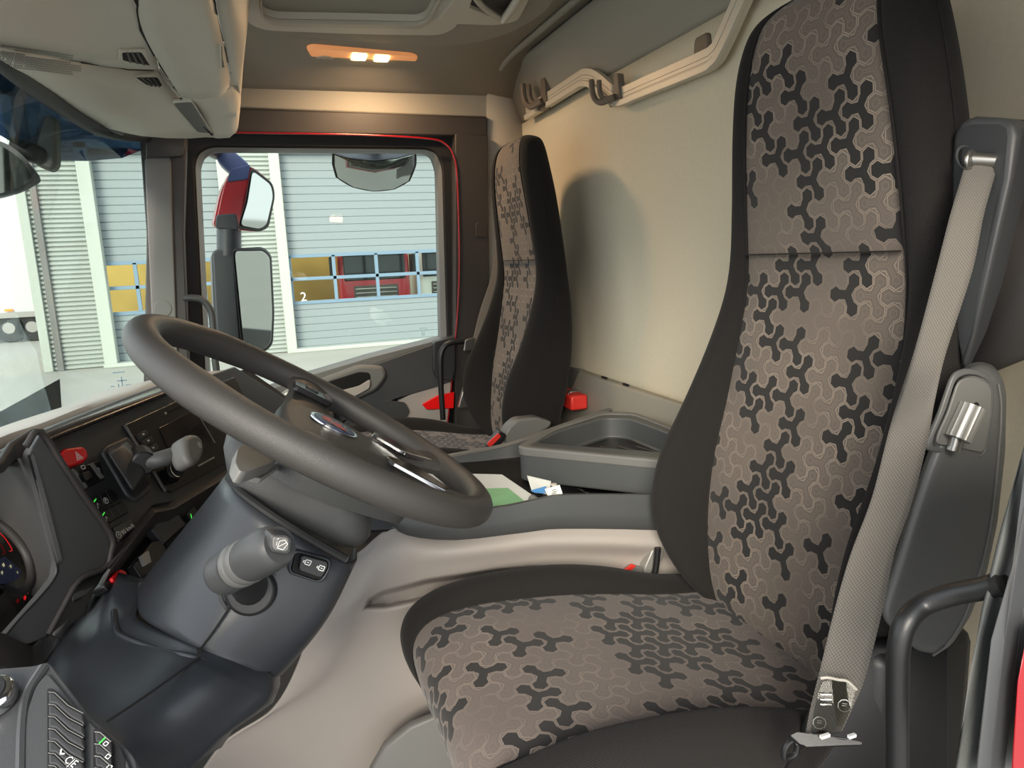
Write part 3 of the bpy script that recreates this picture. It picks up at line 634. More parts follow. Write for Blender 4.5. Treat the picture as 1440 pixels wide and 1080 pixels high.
# roof hatch surround with dark blind
hz = 1.685
ht = thing('roof_hatch', 'roof hatch surround with a dark brown blind', 'hatch', PZ(485, -20, hz))
def Zs(z, *p): return [PZ(a, b, z) for a, b in p]
Po = Zs(hz, (338, -60), (343, 12), (350, 34), (374, 43), (500, 48), (618, 50), (640, 40), (652, 12), (700, -60))
Pi = Zs(hz, (366, -60), (368, 10), (371, 20), (388, 26), (500, 28), (588, 30), (600, 24), (610, 5), (650, -60))
ring('surround', rnd(Po, .05), rnd(Pi, .05), (0, 0, .02), 'console', ht, .006)
Pm = Zs(hz + .004, (362, -60), (365, 12), (369, 24), (388, 31), (500, 33), (590, 35), (604, 28), (615, 5), (655, -60))
ring('inner_lip', rnd(Pm, .05), rnd(Pi, .05), (0, 0, -.012), 'cream', ht, .003)
prism('blind', Zs(hz + .018, (360, -70), (364, 20), (388, 32), (592, 36), (612, 10), (655, -70)), (0, 0, .004), 'trimdk', ht, .001)
# raised field of the ceiling around the hatch
Pf = Zs(1.697, (330, -90), (334, 38), (400, 51), (480, 56), (560, 62), (640, 66), (705, 52), (765, 20), (835, -90))
ring('trim_12', rnd(Pf, .08, 6), rnd(Zs(1.697, (356, -90), (362, 14), (368, 26), (480, 32), (590, 34), (606, 22), (612, 0), (632, -40), (655, -90)), .03, 6), (0, 0, .006), 'head', None, .003); struct(bpy.data.objects['trim_12'], 'raised field of the ceiling around the roof hatch')
# hatch handle block at right
hb = thing('hatch_handle', 'beige hatch handle block beside the roof hatch', 'handle', PZ(690, 10, 1.68))
ring('frame', rnd(Zs(1.676, (612, 32), (640, 0), (652, -30), (760, -30), (728, 30), (700, 36), (640, 34)), .03), rnd(Zs(1.676, (660, 12), (664, 0), (674, -20), (735, -20), (718, 12), (706, 30), (690, 24)), .015), (0, 0, .014), 'console', hb, .005)
prism('well', Zs(1.686, (655, 15), (668, -25), (742, -25), (712, 34)), (0, 0, .004), 'trimdk', hb, .001)
tube('grip', crv(Zs(1.668, (738, -20), (724, 5), (708, 28)), 4), .010, 'console', hb)
tube('grip_arm', crv(Zs(1.670, (664, -10), (680, 10), (706, 28)), 4), .008, 'cream', hb)

# dome lamp
lp = thing('ceiling_lamp', 'glowing orange dome lamp in the ceiling', 'lamp', PZ(510, 84, ZC))
z = ZC - .018
Pl = Zs(z, (431, 70), (440, 68), (580, 79), (588, 82), (584, 92), (562, 97), (470, 93), (440, 86))
prism('lens', rnd(Pl, .02), (0, 0, .016), 'lens', lp, .006, 3)
Pl2 = Zs(ZC - .002, (426, 67), (440, 64), (584, 75), (594, 82), (588, 96), (562, 101), (468, 97), (434, 88))
prism('bezel', rnd(Pl2, .02), (0, 0, .006), 'cream', lp, .003)
for a, b in ((505, 81), (537, 83)):
    c = PZ(a, b, z - .004); box('bulb', c, (.045, .05, .006), 'bulb', lp, .003)
c = PZ(457, 83, z - .003); cyl('reading_spot', c, c + V3((0, 0, .004)), .026, .026, 'cream', lp, 24, .001)
lt = bpy.data.lights.new('lamp_light', 'AREA'); lo = bpy.data.objects.new('lamp_light', lt); COL.objects.link(lo)
lt.shape = 'RECTANGLE'; lt.size = .14; lt.size_y = .06; lt.energy = 4.5; lt.color = (1, .66, .38); pl_ = PZ(522, 82, z - .012)
lo.parent = lp; lo.matrix_parent_inverse = Matrix.Translation(-lp.location); lo.location = pl_

# rail along the back wall with two hooks
rl = thing('wall_rail', 'bent pale aluminium rail along the top of the back wall', 'rail', PX(900, 120, .93))
XR = .93
cl = [PX(a, b, XR) for a, b in ((741, 158), (770, 140), (812, 113), (824, 108), (838, 112), (862, 132), (874, 135), (905, 122), (985, 88), (1002, 78), (1014, 60), (1050, -22), (1062, -50))]
cl = crv(rnd(cl, .03, 2)[2:-2] if False else cl, 5)
V = []
def strip(nm, off0, off1, x0, x1, m, par):
    rows = []
    N = len(cl)
    for i in range(N):
        a = cl[max(i - 1, 0)]; b = cl[min(i + 1, N - 1)]; d = (b - a).normalized(); up = V3((1, 0, 0)).cross(d).normalized()
        if up.z < 0: up = -up
        rows.append([cl[i] + up * off0 + V3((x0, 0, 0)), cl[i] + up * off1 + V3((x0, 0, 0)), cl[i] + up * off1 + V3((x1, 0, 0)), cl[i] + up * off0 + V3((x1, 0, 0))])
    return grid(nm, rows, m, par, closeu=True, bevel=.0015)
strip('rail_body', -.024, .022, -.004, .012, 'rail', rl)
strip('rail_lip', -.026, -.010, -.012, 0.0, 'rail', rl)
strip('groove', .004, .0052, -.0046, .0, 'mgrey', rl); strip('groove', -.005, -.0042, -.0046, .0, 'hook', rl)
for a, b in ((788, 106), (985, 66)):
    c = PX(a, b, XR + .02); prism('wall_bracket', rnd([c + V3((0, -.03, -.02)), c + V3((0, .03, -.02)), c + V3((0, .025, .025)), c + V3((0, -.025, .025))], .012), (.03, 0, 0), 'hook', rl, .004)
bh = prism('wall_slot', [PX(a, b, XB - .006) for a, b in ((852, 112), (992, 33), (985, 60), (880, 115))], (.004, 0, 0), 'hook', rl, .001)
def hook(px, py, s, lab):
    h = thing('coat_hook', lab, 'hook', PX(px, py, XR), 'hooks hanging on the rail')
    c = PX(px, py, XR - .012); X = V3((1, 0, 0)); 
    def a(y, zz, x=0): return c + V3((x, -y * s, zz * s))
    prism('clip', rnd([a(.028, .045), a(.058, .045), a(.066, -.032), a(.022, -.020)], .008), (.018, 0, 0), 'hook', h, .004)
    tube('prong', crv([a(.045, -.022, -.004), a(.0, -.030, -.02), a(-.026, -.018, -.03), a(-.040, .012, -.034), a(-.044, .046, -.034)], 5), .0095 * s, 'hook', h, 8)
    tube('prong', crv([a(.03, -.02, -.004), a(-.005, -.018, -.012), a(-.018, .0, -.02), a(-.024, .04, -.02)], 5), .008 * s, 'hook', h, 8)
    prism('foot', rnd([a(-.012, -.028), a(.07, -.028), a(.06, -.045), a(.0, -.045)], .005), (.02, 0, 0), 'hook', h, .003)
hook(756, 136, 1.05, 'brown-grey hook at the far left end of the back wall rail')
hook(857, 130, .85, 'brown-grey hook in the dip in the middle of the back wall rail')

# back ledge under the wall, red box with cable
lg = thing('rear_ledge', 'pale grey ledge panel low on the back wall between the seats', 'ledge', PX(900, 600, .9))
quads('panel', [PX(a, b, .90) for a, b in ((817, 523), (1100, 612), (1100, 700), (790, 600), (800, 560))], [[0, 1, 2, 3, 4]], 'ledge', lg, .02, bevel=.005)
prism('top_lip', [PX(817, 523, .90), PX(1100, 612, .90), PX(1100, 612, .955) * 1.0, PX(822, 520, .955)], (0, 0, -.012), 'ledge', lg, .003)
prism('side_panel', [PX(a, b, .93) for a, b in ((700, 500), (815, 520), (808, 560), (700, 640))], (.02, 0, 0), 'mgrey', lg, .003)
for a in (850, 880): box('clip', PX(a, 531 + (a - 850) * .33, .897), (.006, .03, .006), 'void', lg, .001)
rb = thing('warning_box', 'red box with grey strap on the ledge behind the passenger seat', 'box', PX(805, 565, .84))
fb = Fr(PY(812, 572, 1.98), (.1, -1, 0), (0, 0, 1))
box('case', PY(800, 560, 2.0), (.055, .16, .045), 'redbox', rb, .006, ax=(V3((1, 0, 0)), V3((0, 1, 0)), V3((0, 0, 1))))
box('buckle', PY(805, 553, 1.99), (.03, .03, .02), 'satin', rb, .004)
tube('strap', crv(Ys(1.96, (800, 552), (797, 562), (800, 574)), 4), .004, 'black', rb, 8)
tt = tube('cable', crv(Ys(1.97, (793, 555), (783, 562), (779, 578), (780, 598)), 5), .004, 'black', None, 8); tag(tt, 'black cable looping down beside the red box', 'cable')
# ================================================================== SEATS
YC = .845
SEC = [ # z, xp, wp, xc, wo, xb
 (.42, .690, .130, .700, .170, .745), (.47, .685, .150, .655, .205, .76), (.53, .690, .170, .625, .230, .772), (.60, .700, .184, .612, .247, .79), (.69, .712, .185, .630, .250, .81),
 (.78, .730, .178, .675, .245, .825), (.89, .746, .167, .722, .232, .832), (.99, .757, .158, .748, .215, .83), (1.10, .747, .150, .744, .198, .825),
 (1.21, .735, .139, .735, .186, .815), (1.30, .728, .124, .730, .172, .803), (1.36, .735, .112, .738, .155, .795), (1.385, .748, .095, .750, .13, .79), (1.397, .765, .06, .766, .085, .785)]
def interp(tab, n):
    out = []
    N = len(tab)
    for i in range(N - 1):
        p0 = tab[max(i - 1, 0)]; p1 = tab[i]; p2 = tab[i + 1]; p3 = tab[min(i + 2, N - 1)]
        for j in range(n):
            t = j / n; out.append(tuple(.5 * (2 * b + (c - a) * t + (2 * a - 5 * b + 4 * c - d) * t * t + (3 * b - a - 3 * c + d) * t ** 3) for a, b, c, d in zip(p0, p1, p2, p3)))
    out.append(tab[-1]); return out
def seat(label, yc=YC):
    t = thing('truck_seat', label, 'seat', (.45, yc, 0), 'high backed cab seats')
    S = interp(SEC, 3)
    # backrest centre panel
    rows = []; uv = []; arc = 0
    for i, (z, xp, wp, xc, wo, xb) in enumerate(S):
        if i: arc += math.hypot(z - S[i - 1][0], xp - S[i - 1][1])
        r = []; u = []
        for k in range(9):
            f = -1 + k / 4; r.append(V3((xp + .008 * (1 - abs(f) ** 3) * (1 if z < 1.3 else .3) - (.004 if abs(f) < .99 else -.004), yc + f * wp, z))); u.append((f * wp + (.013 if z < 1.03 else 0), arc))
        rows.append(r); uv.append(u)
    grid('backrest_panel', rows, 'fab', t, uv=uv, label='brown-grey fabric panel with dark three-lobed pattern')
    for sg in (-1, 1):
        rows = []; uv = []; arc = 0
        for i, (z, xp, wp, xc, wo, xb) in enumerate(S):
            if i: arc += z - S[i - 1][0]
            pr = [(xp + .004, wp), (min(xp, xc) * .5 + xc * .5 - .001 if xc < xp else xp - .003, wp + (wo - wp) * .22), (xc - .004, wp + (wo - wp) * .5), (xc + .004, wo - (wo - wp) * .16), (xc * .72 + xb * .28, wo), (xc * .4 + xb * .6, wo + .002), (xb, wo - .004), (xb + .012, wo - .02), (xb + .016, wo * .5), (xb + .016, 0)]
            r = []; u = []; d = 0
            for k, (x, wdt) in enumerate(pr):
                if k: d += math.hypot(x - pr[k - 1][0], wdt - pr[k - 1][1])
                r.append(V3((x, yc + sg * wdt, z))); u.append((d, arc))
            rows.append(r); uv.append(u)
        grid('side_bolster', rows, 'knit', t, sub=1, uv=uv, label='black knit side bolster')
        tube('piping', [V3((xp + .001, yc + sg * (wp + .001), z)) for z, xp, wp, xc, wo, xb in S], .0022, 'knit', t, 6)
        tube('side_seam', [V3((xc * .45 + xb * .55, yc + sg * (wo + .0025), z)) for z, xp, wp, xc, wo, xb in S if z < 1.35], .0015, 'knit', t, 6)
    # top closing cap
    z, xp, wp, xc, wo, xb = S[-1]
    mesh('top_cap', [V3((xp, yc - wp, z)), V3((xp, yc + wp, z)), V3((xc, yc + wo, z)), V3((xb + .012, yc + wo * .8, z)), V3((xb + .012, yc - wo * .8, z)), V3((xc, yc - wo, z))], [[0, 1, 2, 3, 4, 5]], 'knit', t)
    prism('headrest_seam', [V3((.7485 , yc - .150, 1.034)), V3((.7485, yc + .150, 1.034)), V3((.7485, yc + .150, 1.036)), V3((.7485, yc - .150, 1.036))], (.006, 0, 0), 'knit', t)
    # cushion
    path = [(.205, .33, .0), (.172, .38, .002), (.158, .43, .006), (.160, .468, .008), (.182, .494, .010), (.225, .505, .016), (.28, .507, .022), (.34, .503, .026), (.43, .492, .028), (.52, .475, .024), (.60, .458, .014), (.68, .446, .008), (.76, .440, .004)]
    P = interp(path, 3); rows = []; uv = []; arc = 0
    NB = []
    for i in range(len(P)):
        a = P[max(i - 1, 0)]; b = P[min(i + 1, len(P) - 1)]; tx, tz = b[0] - a[0], b[1] - a[1]; l = math.hypot(tx, tz); NB.append((-tz / l, tx / l))
    wpn = lambda x: .179 if x > .22 else .169 + .010 * (x - .155) / .065
    for i, (x, z, hb) in enumerate(P):
        if i: arc += math.hypot(x - P[i - 1][0], z - P[i - 1][1])
        r = []; u = []; wp = wpn(x)
        for k in range(9): f = -1 + k / 4; dz = -.004 * (1 - f * f) + (-.004 if abs(f) > .99 else 0); r.append(V3((x + NB[i][0] * dz, yc + f * wp, z + NB[i][1] * dz))); u.append((arc, f * wp))
        rows.append(r); uv.append(u)
    grid('cushion_panel', rows, 'fabc', t, uv=uv, label='brown-grey cushion panel with dark three-lobed pattern')
    for sg in (-1, 1):
        rows = []; uv = []; arc = 0
        for i, (x, z, hb) in enumerate(P):
            if i: arc += math.hypot(x - P[i - 1][0], z - P[i - 1][1])
            wp = wpn(x); n = NB[i]; r = []; u = []; d = 0
            fr_ = 0 if i > 8 else (8 - i) / 8 * .018
            hb = hb * 1.25; pr = [(-.004, wp), (hb * .8, wp + .014), (hb, wp + .038), (hb * .75, wp + .060 - fr_), (hb * .2 - .010, wp + .077 - fr_), (-.045, wp + .084 - fr_), (-.085, wp + .080 - fr_), (-.12, wp + .06 - fr_)]
            for k, (dz, wd) in enumerate(pr):
                if k: d += math.hypot(dz - pr[k - 1][0], wd - pr[k - 1][1])
                r.append(V3((x + n[0] * dz, yc + sg * wd, z + n[1] * dz))); u.append((arc, d))
            rows.append(r); uv.append(u)
        grid('cushion_bolster', rows, 'knit', t, sub=1, uv=uv, label='black knit cushion bolster')
        tube('cushion_piping', [V3((x - n[0] * .002, yc + sg * (wpn(x) + .001), z - n[1] * .002)) for (x, z, hb), n in zip(P, NB)], .0022, 'knit', t, 6)
    box('cushion_pan', (.46, yc, .37), (.50, .46, .10), 'black', t, .02)
    box('seat_base', (.50, yc, .17), (.40, .36, .32), 'black', t, .03)
    box('front_rail', (.20, yc - .19, .40), (.03, .012, .12), 'dgrey', t, .004)
    return t
ds = seat('driver seat nearest the camera, full height brown-grey patterned back')
def copy_tree(o, par=None):
    c = o.copy(); COL.objects.link(c)
    if par is not None: c.parent = par; c.matrix_parent_inverse = o.matrix_parent_inverse.copy()
    for ch in o.children: copy_tree(ch, c)
    return c
bpy.context.view_layer.update()
psn = copy_tree(ds); psn.location = ds.location + V3((0, 1.285, 0)); psn['label'] = 'passenger seat across the cab beside the passenger door'
# driver seat: belt guide tower on the backrest, armrest
def dpart(fn, *a, **k): return fn(*a, **k)
gf = [(1337, 215, .655), (1340, 188, .645), (1350, 168, .63), (1366, 163, .62), (1405, 166, .59), (1432, 170, .57), (1440, 178, .565)]
gd = [(1352, 520, .60), (1346, 400, .63), (1338, 300, .65)]
V = Q(*gf); 
tw = Q((1336, 225, .652), (1339, 190, .648), (1349, 170, .636), (1368, 163, .620), (1405, 165, .590), (1426, 170, .575), (1431, 190, .570), (1420, 250, .570), (1385, 400, .580), (1368, 470, .590), (1353, 525, .605), (1343, 470, .63), (1338, 330, .652))
prism('belt_guide', tw, (.11, .02, .0), 'dgrey', ds, .012, 4, label='dark grey belt guide housing')
sl_ = Q((1345, 222, .645), (1348, 211, .643), (1356, 207, .638), (1372, 214, .626), (1390, 216, .612), (1402, 219, .602), (1405, 228, .600), (1403, 238, .600), (1388, 236, .61), (1362, 238, .632), (1350, 235, .642))
prism('guide_slot', [p + V3((-.006, -.006, 0)) for p in sl_], (.01, .01, 0), 'void', ds, .001)
Po = [p + V3((-.008, -.008, 0)) for p in rnd(sl_, .004, 2)]; c = sum(Po, V3()) / len(Po)
ring('slot_rim', [c + (p - c) * 1.16 for p in Po], Po, (.008, .008, 0), 'dgrey', ds, .002)
cyl('belt_roller', PY(1366, 224, .612), PY(1402, 226, .592), .008, .007, 'satin', ds, 14, .001)
cyl('roller_pin', PY(1362, 226, .612), PY(1369, 225, .607), .012, .012, 'satin', ds, 16, .002)
quads('rear_shell', Q((1432, 170, .60), (1600, 180, .50), (1500, 480, .52), (1392, 524, .60), (1352, 524, .62)), [[0, 1, 2, 3, 4]], 'trimdk', ds, .02)
# armrest
AY = .545
ao = Ys(AY, (1345, 560), (1352, 536), (1366, 521), (1384, 517), (1402, 522), (1413, 536), (1418, 560), (1416, 640), (1405, 740), (1390, 810), (1366, 875), (1340, 915), (1318, 930), (1290, 925), (1262, 905), (1240, 878), (1238, 860), (1262, 790), (1300, 670), (1326, 600))
am = prism('armrest', rnd(ao, .008, 3), (.05, .045, 0), 'arm', ds, .017, 5, label='folded grey armrest')
se = Ys(AY - .0005, (1404, 540), (1408, 575), (1404, 640), (1394, 735), (1378, 805), (1355, 870), (1330, 908), (1312, 922))
tube('seam_line', crv(se, 5), .0012, 'mgrey', am, 6)
kr = rnd(Ys(AY - .003, (1344, 537), (1350, 528), (1362, 523), (1378, 524), (1395, 532), (1401, 545), (1400, 580), (1390, 640), (1384, 646), (1345, 638), (1310, 632), (1314, 615), (1330, 580)), .006, 3)
c = sum(kr, V3()) / len(kr); inn = [c + (p - c) * .86 + V3((0, .014, 0)) for p in kr]
ring('recess_rim', [p + (p - c).normalized() * .003 + V3((0, .004, 0)) for p in kr], [c + (p - c) * .93 + V3((0, .002, 0)) for p in kr], (0, .004, 0), 'arm', am, .0015)
prism('recess_floor', [p + V3((0, -.0135, 0)) for p in inn], (0, .003, 0), 'mgrey', am, .001)
cyl('adjuster_knob', PY(1345, 617, AY - .010), PY(1366, 571, AY - .010), .0125, .0125, 'silverp', am, 32, 0, .09, label='ribbed silver adjuster knob')
cyl('knob_shaft', PY(1340, 634, AY - .008), PY(1346, 614, AY - .008), .0065, .0065, 'satin', am, 18)
c = PY(1373, 571, AY - .0035); cyl('screw', c, c + V3((0, .002, 0)), .004, .004, 'void', am, 12)
# dark backing behind the seat's near side
box('recliner_cover', (.70, .60, .47), (.16, .05, .22), 'black', ds, .02)
quads('side_valance', Q((1100, 1090, .60), (1150, 985, .60), (1225, 900, .60), (1330, 905, .56), (1330, 1120, .56)), [[0, 1, 2, 3, 4]], 'black', ds, .02, bevel=.006)

# belts
def ribbon(n, Lf, Rt, m, par, thick=.0014, wob=0):
    a = crv(Q(*Lf), 6); b = crv(Q(*Rt), 6); rows = []; uv = []; arc = 0
    for i in range(len(a)):
        if i: arc += (a[i] - a[i - 1]).length
        r = []; u = []
        for k in range(7):
            f = k / 6; p = lerp(a[i], b[i], f); q = math.sin(math.pi * f) * wob; r.append(p + V3((-q, -q * .4, 0))); u.append((f * .046, arc))
        rows.append(r); uv.append(u)
    return grid(n, rows, m, par, thick=thick, uv=uv)
bt = thing('seat_belt', 'grey webbing belt running down in front of the driver seat', 'seat belt', PY(1200, 1000, .5))
LF = [(1358, 226, .618), (1352, 250, .610), (1336, 303, .600), (1316, 381, .59), (1287, 490, .58), (1266, 555, .575), (1249, 610, .545), (1226, 700, .53), (1196, 780, .52), (1174, 856, .515), (1153, 942, .51), (1141, 990, .505), (1133, 1030, .50)]
RT = [(1404, 226, .596), (1398, 250, .588), (1383, 303, .58), (1367, 381, .57), (1332, 490, .56), (1316, 555, .535), (1306, 610, .525), (1284, 700, .515), (1257, 780, .505), (1241, 856, .50), (1217, 950, .49), (1200, 992, .485), (1184, 1028, .48)]
ribbon('webbing', LF, RT, 'belt', bt, wob=.003)
ribbon('folded_webbing', [(1140, 1036, .53), (1120, 1055, .54), (1100, 1085, .55)], [(1180, 1036, .50), (1165, 1062, .50), (1135, 1100, .51)], 'knit', bt)
lb = [(1156, 952, .503), (1180, 948, .495), (1203, 960, .487), (1199, 985, .484), (1188, 1010, .480), (1180, 1026, .480), (1140, 1024, .497), (1146, 990, .500)]
prism('care_label', rnd([p + V3((-.006, -.006, 0)) for p in Q(*lb)], .004), (.0006, .0006, 0), 'label', bt)
fl_ = Fr(PY(1172, 990, .488), PY(1200, 994, .480) - PY(1146, 986, .497), PY(1165, 950, .492) - PY(1155, 1020, .489))
for a, b, s_ in ((1151, 1014, .006), (1186, 990, .006)):
    x, y = fl_.loc(fl_.px(a, b)); stroke('label_print', fl_, [[(x + s_ * math.cos(k * .7), y + s_ * math.sin(k * .7)) for k in range(10)], [(x - .002, y), (x + .002, y)], [(x - .002, y + .002), (x + .002, y + .002)]], .0006, 'white', bt, .0035)
tube('label_stitch', crv([p + V3((-.007, -.007, 0)) for p in Q((1155, 946, .503), (1165, 945, .499), (1180, 948, .495), (1192, 950, .490), (1205, 962, .484))], 5), .0014, 'cream', bt, 6)
for k in range(9):
    x, y = fl_.loc(fl_.px(1153 + (k % 3) * 5, 974 + (k // 3) * 7)); stroke('label_print', fl_, [[(x, y), (x + .003, y)]], .0012, 'white', bt, .0035)
tg = rnd(Q((1112, 1024, .505), (1122, 1019, .505), (1192, 1028, .475), (1213, 1033, .47), (1212, 1037, .47), (1135, 1040, .49), (1126, 1036, .50)), .003)
prism('latch_plate', [p + V3((-.008, -.008, 0)) for p in tg], (.0, .004, -.004), 'black', bt, .001)
box('latch_mark', PY(1160, 1035, .478), (.010, .003, .003), 'white', bt, 0); box('latch_mark', PY(1198, 1035, .466), (.008, .003, .003), 'white', bt, 0)
tube('elastic_loop', crv(Ys(.52, (1122, 1036), (1106, 1048), (1103, 1066), (1118, 1060), (1122, 1040)), 5), .003, 'black', bt, 8)
pb = thing('seat_belt', 'pale webbing belt hanging behind the passenger seat beside the door', 'seat belt', PY(690, 500, 2.45))
ribbon('webbing', [(697, 340, 2.48), (690, 390, 2.48), (674, 440, 2.48), (662, 490, 2.48)], [(704, 345, 2.46), (700, 390, 2.46), (690, 430, 2.46), (672, 490, 2.46)], 'belt', pb)
prism('latch_cover', rnd(Ys(2.44, (652, 545), (662, 536), (672, 545), (664, 572), (644, 575)), .01), (0, .02, 0), 'satin', pb, .004)
prism('belt_tongue', rnd(Ys(2.44, (655, 478), (668, 474), (668, 492), (652, 494)), .006), (0, .01, 0), 'satin', pb, .002)
tube('buckle_stalk', Ys(2.42, (676, 560), (664, 585)), .01, 'black', pb)
# near buckles
b1 = thing('belt_buckle', 'grey belt buckle cover with red button beside the passenger seat', 'buckle', PY(740, 610, 1.9))
prism('cover', rnd(Ys(1.83, (716, 600), (728, 590), (756, 587), (776, 593), (775, 600), (735, 625), (712, 626), (709, 612)), .01), (0, .05, 0), 'mgrey', b1, .008, 3)
prism('buckle_body', rnd(Ys(1.82, (684, 628), (704, 606), (713, 612), (708, 622), (694, 633)), .006), (0, .03, 0), 'black', b1, .004)
prism('release_button', rnd(Ys(1.818, (685, 624), (701, 609), (705, 614), (689, 630)), .003), (0, .006, 0), 'redbox', b1, .002, label='red release button')
b2 = thing('belt_buckle', 'belt buckle with red button at the driver seat console side', 'buckle', PY(900, 800, 1.12))
prism('buckle_body', rnd(Ys(1.115, (868, 812), (888, 794), (908, 800), (907, 818), (880, 825)), .006), (0, .025, 0), 'mgrey', b2, .004)
prism('release_button', rnd(Ys(1.112, (866, 812), (890, 794), (895, 796), (874, 814)), .003), (0, .006, 0), 'redbox', b2, .002, label='red release button')
prism('stalk_cover', rnd(Ys(1.10, (906, 800), (920, 768), (930, 763), (934, 780), (915, 820), (908, 820)), .006), (0, .02, 0), 'silverp', b2, .004)
tube('stalk_cable', crv(Ys(1.09, (925, 770), (922, 800), (916, 822)), 4), .006, 'black', b2)
# ================================================================== CENTRE CONSOLE
con = thing('centre_console', 'light grey console side with storage pocket and dark grey top rim', 'console', PY(700, 900, 1.15))
rows = [
 [(430, 800, 1.160), (500, 780, 1.130), (552, 742, 1.120), (620, 757, 1.115), (700, 752, 1.110), (780, 743, 1.110), (920, 744, 1.110), (1040, 760, 1.110)],
 [(430, 830, 1.150), (500, 800, 1.110), (552, 772, 1.100), (620, 777, 1.095), (700, 770, 1.095), (780, 762, 1.095), (920, 766, 1.095), (1040, 782, 1.095)],
 [(430, 880, 1.140), (490, 845, 1.105), (540, 812, 1.100), (610, 800, 1.105), (700, 790, 1.110), (780, 782, 1.115), (920, 786, 1.120), (1040, 802, 1.120)],
 [(420, 930, 1.150), (480, 880, 1.120), (520, 850, 1.115), (600, 835, 1.120), (700, 822, 1.130), (780, 815, 1.130), (920, 820, 1.130), (1040, 836, 1.130)],
 [(380, 1000, 1.170), (450, 950, 1.150), (515, 900, 1.140), (600, 890, 1.140), (700, 880, 1.145), (780, 870, 1.145), (920, 870, 1.145), (1040, 880, 1.145)],
 [(300, 1060, 1.210), (400, 1020, 1.190), (500, 985, 1.170), (600, 965, 1.160), (700, 950, 1.160), (780, 950, 1.160), (920, 950, 1.160), (1040, 950, 1.160)],
 [(250, 1180, 1.280), (400, 1130, 1.240), (500, 1100, 1.220), (600, 1060, 1.200), (700, 1040, 1.190), (780, 1040, 1.190), (920, 1040, 1.190), (1040, 1040, 1.190)],
 [(250, 1400, 1.310), (400, 1350, 1.280), (500, 1300, 1.260), (600, 1250, 1.220), (700, 1200, 1.200), (780, 1200, 1.200), (920, 1200, 1.200), (1040, 1200, 1.200)]]
rows = [crv(Q(*r), 20) for r in rows]
rows = [list(c) for c in zip(*[crv(list(col), 20) for col in zip(*rows)])]
def proj(P): w_ = P - CAM; d_ = dep(P); return 720 + FPX * w_.dot(V3((_X.x, _Y.x, _Z.x))) / d_, 540 - FPX * w_.dot(V3((_X.y, _Y.y, _Z.y))) / d_
PK = [(508, 858), (515, 840), (535, 829), (600, 812), (700, 797), (760, 793), (760, 815), (700, 822), (600, 845), (545, 857)]
def pdist(x, y):
    ins = False; dm = 1e9
    for i in range(len(PK)):
        (x0, y0), (x1, y1) = PK[i - 1], PK[i]
        if (y0 > y) != (y1 > y) and x < (x1 - x0) * (y - y0) / (y1 - y0) + x0: ins = not ins
        t_ = max(0, min(1, ((x - x0) * (x1 - x0) + (y - y0) * (y1 - y0)) / ((x1 - x0) ** 2 + (y1 - y0) ** 2))); dm = min(dm, math.hypot(x - x0 - t_ * (x1 - x0), y - y0 - t_ * (y1 - y0)))
    return dm if ins else -dm
for r in rows:
    for i, p in enumerate(r):
        x, y = proj(p)
        if 480 < x < 790 and 770 < y < 880:
            d_ = pdist(x, y); k_ = max(0, min(1, d_ / 8)); k_ = k_ * k_ * (3 - 2 * k_)
            if k_: r[i] = CAM + (p - CAM) * (1 + .040 * k_)
grid('side_panel', rows, 'lgrey', con, thick=.004)
# floor side cover at the foot of the console
quads('foot_cover', Q((520, 1080, 1.120), (540, 1045, 1.120), (575, 1018, 1.110), (620, 1000, 1.100), (700, 990, 1.100), (700, 1200, 1.100), (500, 1200, 1.120)), [[0, 1, 2, 3, 4, 5, 6]], 'mgrey', con, .02, bevel=.006)
# dark top tray
zt = .66
tray = thing('console_tray', 'dark grey open tray on top of the centre console', 'tray', PY(740, 720, 1.260))
near_t = Q((556, 708, 1.115), (580, 716, 1.110), (690, 716, 1.110), (760, 703, 1.110), (800, 697, 1.110), (920, 697, 1.110), (1020, 700, 1.110))
near_b = Q((549, 735, 1.110), (572, 752, 1.105), (640, 759, 1.105), (740, 748, 1.105), (790, 743, 1.105), (920, 745, 1.105), (1020, 752, 1.105))
near_i = [p + V3((.0, .012, -.002)) for p in near_t]; near_f = [p + V3((.0, .022, -.035)) for p in near_t]
grid('near_wall', [crv(near_b, 3), crv([lerp(a, b, .5) + V3((0, -.003, 0)) for a, b in zip(near_b, near_t)], 3), crv(near_t, 3), crv(near_i, 3), crv(near_f, 3)], 'tray', tray, thick=.004)
quads('tray_floor', [near_f[0] + V3((-.06, -.02, -.003)), near_f[-1] + V3((0, -.02, 0)), PX(1000, 640, 0.990), PY(560, 640, 1.75), PY(430, 700, 1.4)], [[0, 1, 2, 3, 4]], 'black', tray, .006)
far_t = Q((520, 668, 1.60), (600, 652, 1.62), (640, 643, 1.62), (700, 632, 1.62), (735, 622, 1.62), (780, 606, 1.66), (830, 588, 1.72), (860, 578, 1.76))
far_b = Q((520, 690, 1.58), (600, 678, 1.60), (662, 664, 1.60), (705, 656, 1.60), (735, 650, 1.60), (780, 640, 1.64), (830, 630, 1.70), (860, 620, 1.74))
far_o = [p + V3((0, .03, 0)) for p in far_t]; far_d = [p + V3((0, .04, -.12)) for p in far_t]
grid('far_wall', [crv(far_b, 3), crv(far_t, 3), crv(far_o, 3), crv(far_d, 3)], 'tray', tray, thick=.004, bevel=.003)
tube('far_rim', crv([lerp(a, b, .5) for a, b in zip(far_t, far_o)], 4), .012, 'mgrey', tray, 10, flat=.5)
cupc = PY(760, 706, 1.210)
prism('cup_recess', rnd(Q((765, 690, 1.310), (800, 680, 1.310), (828, 695, 1.280), (830, 703, 1.240), (775, 708, 1.180), (760, 704, 1.180)), .02), (0, 0, -.01), 'black', tray, .003)
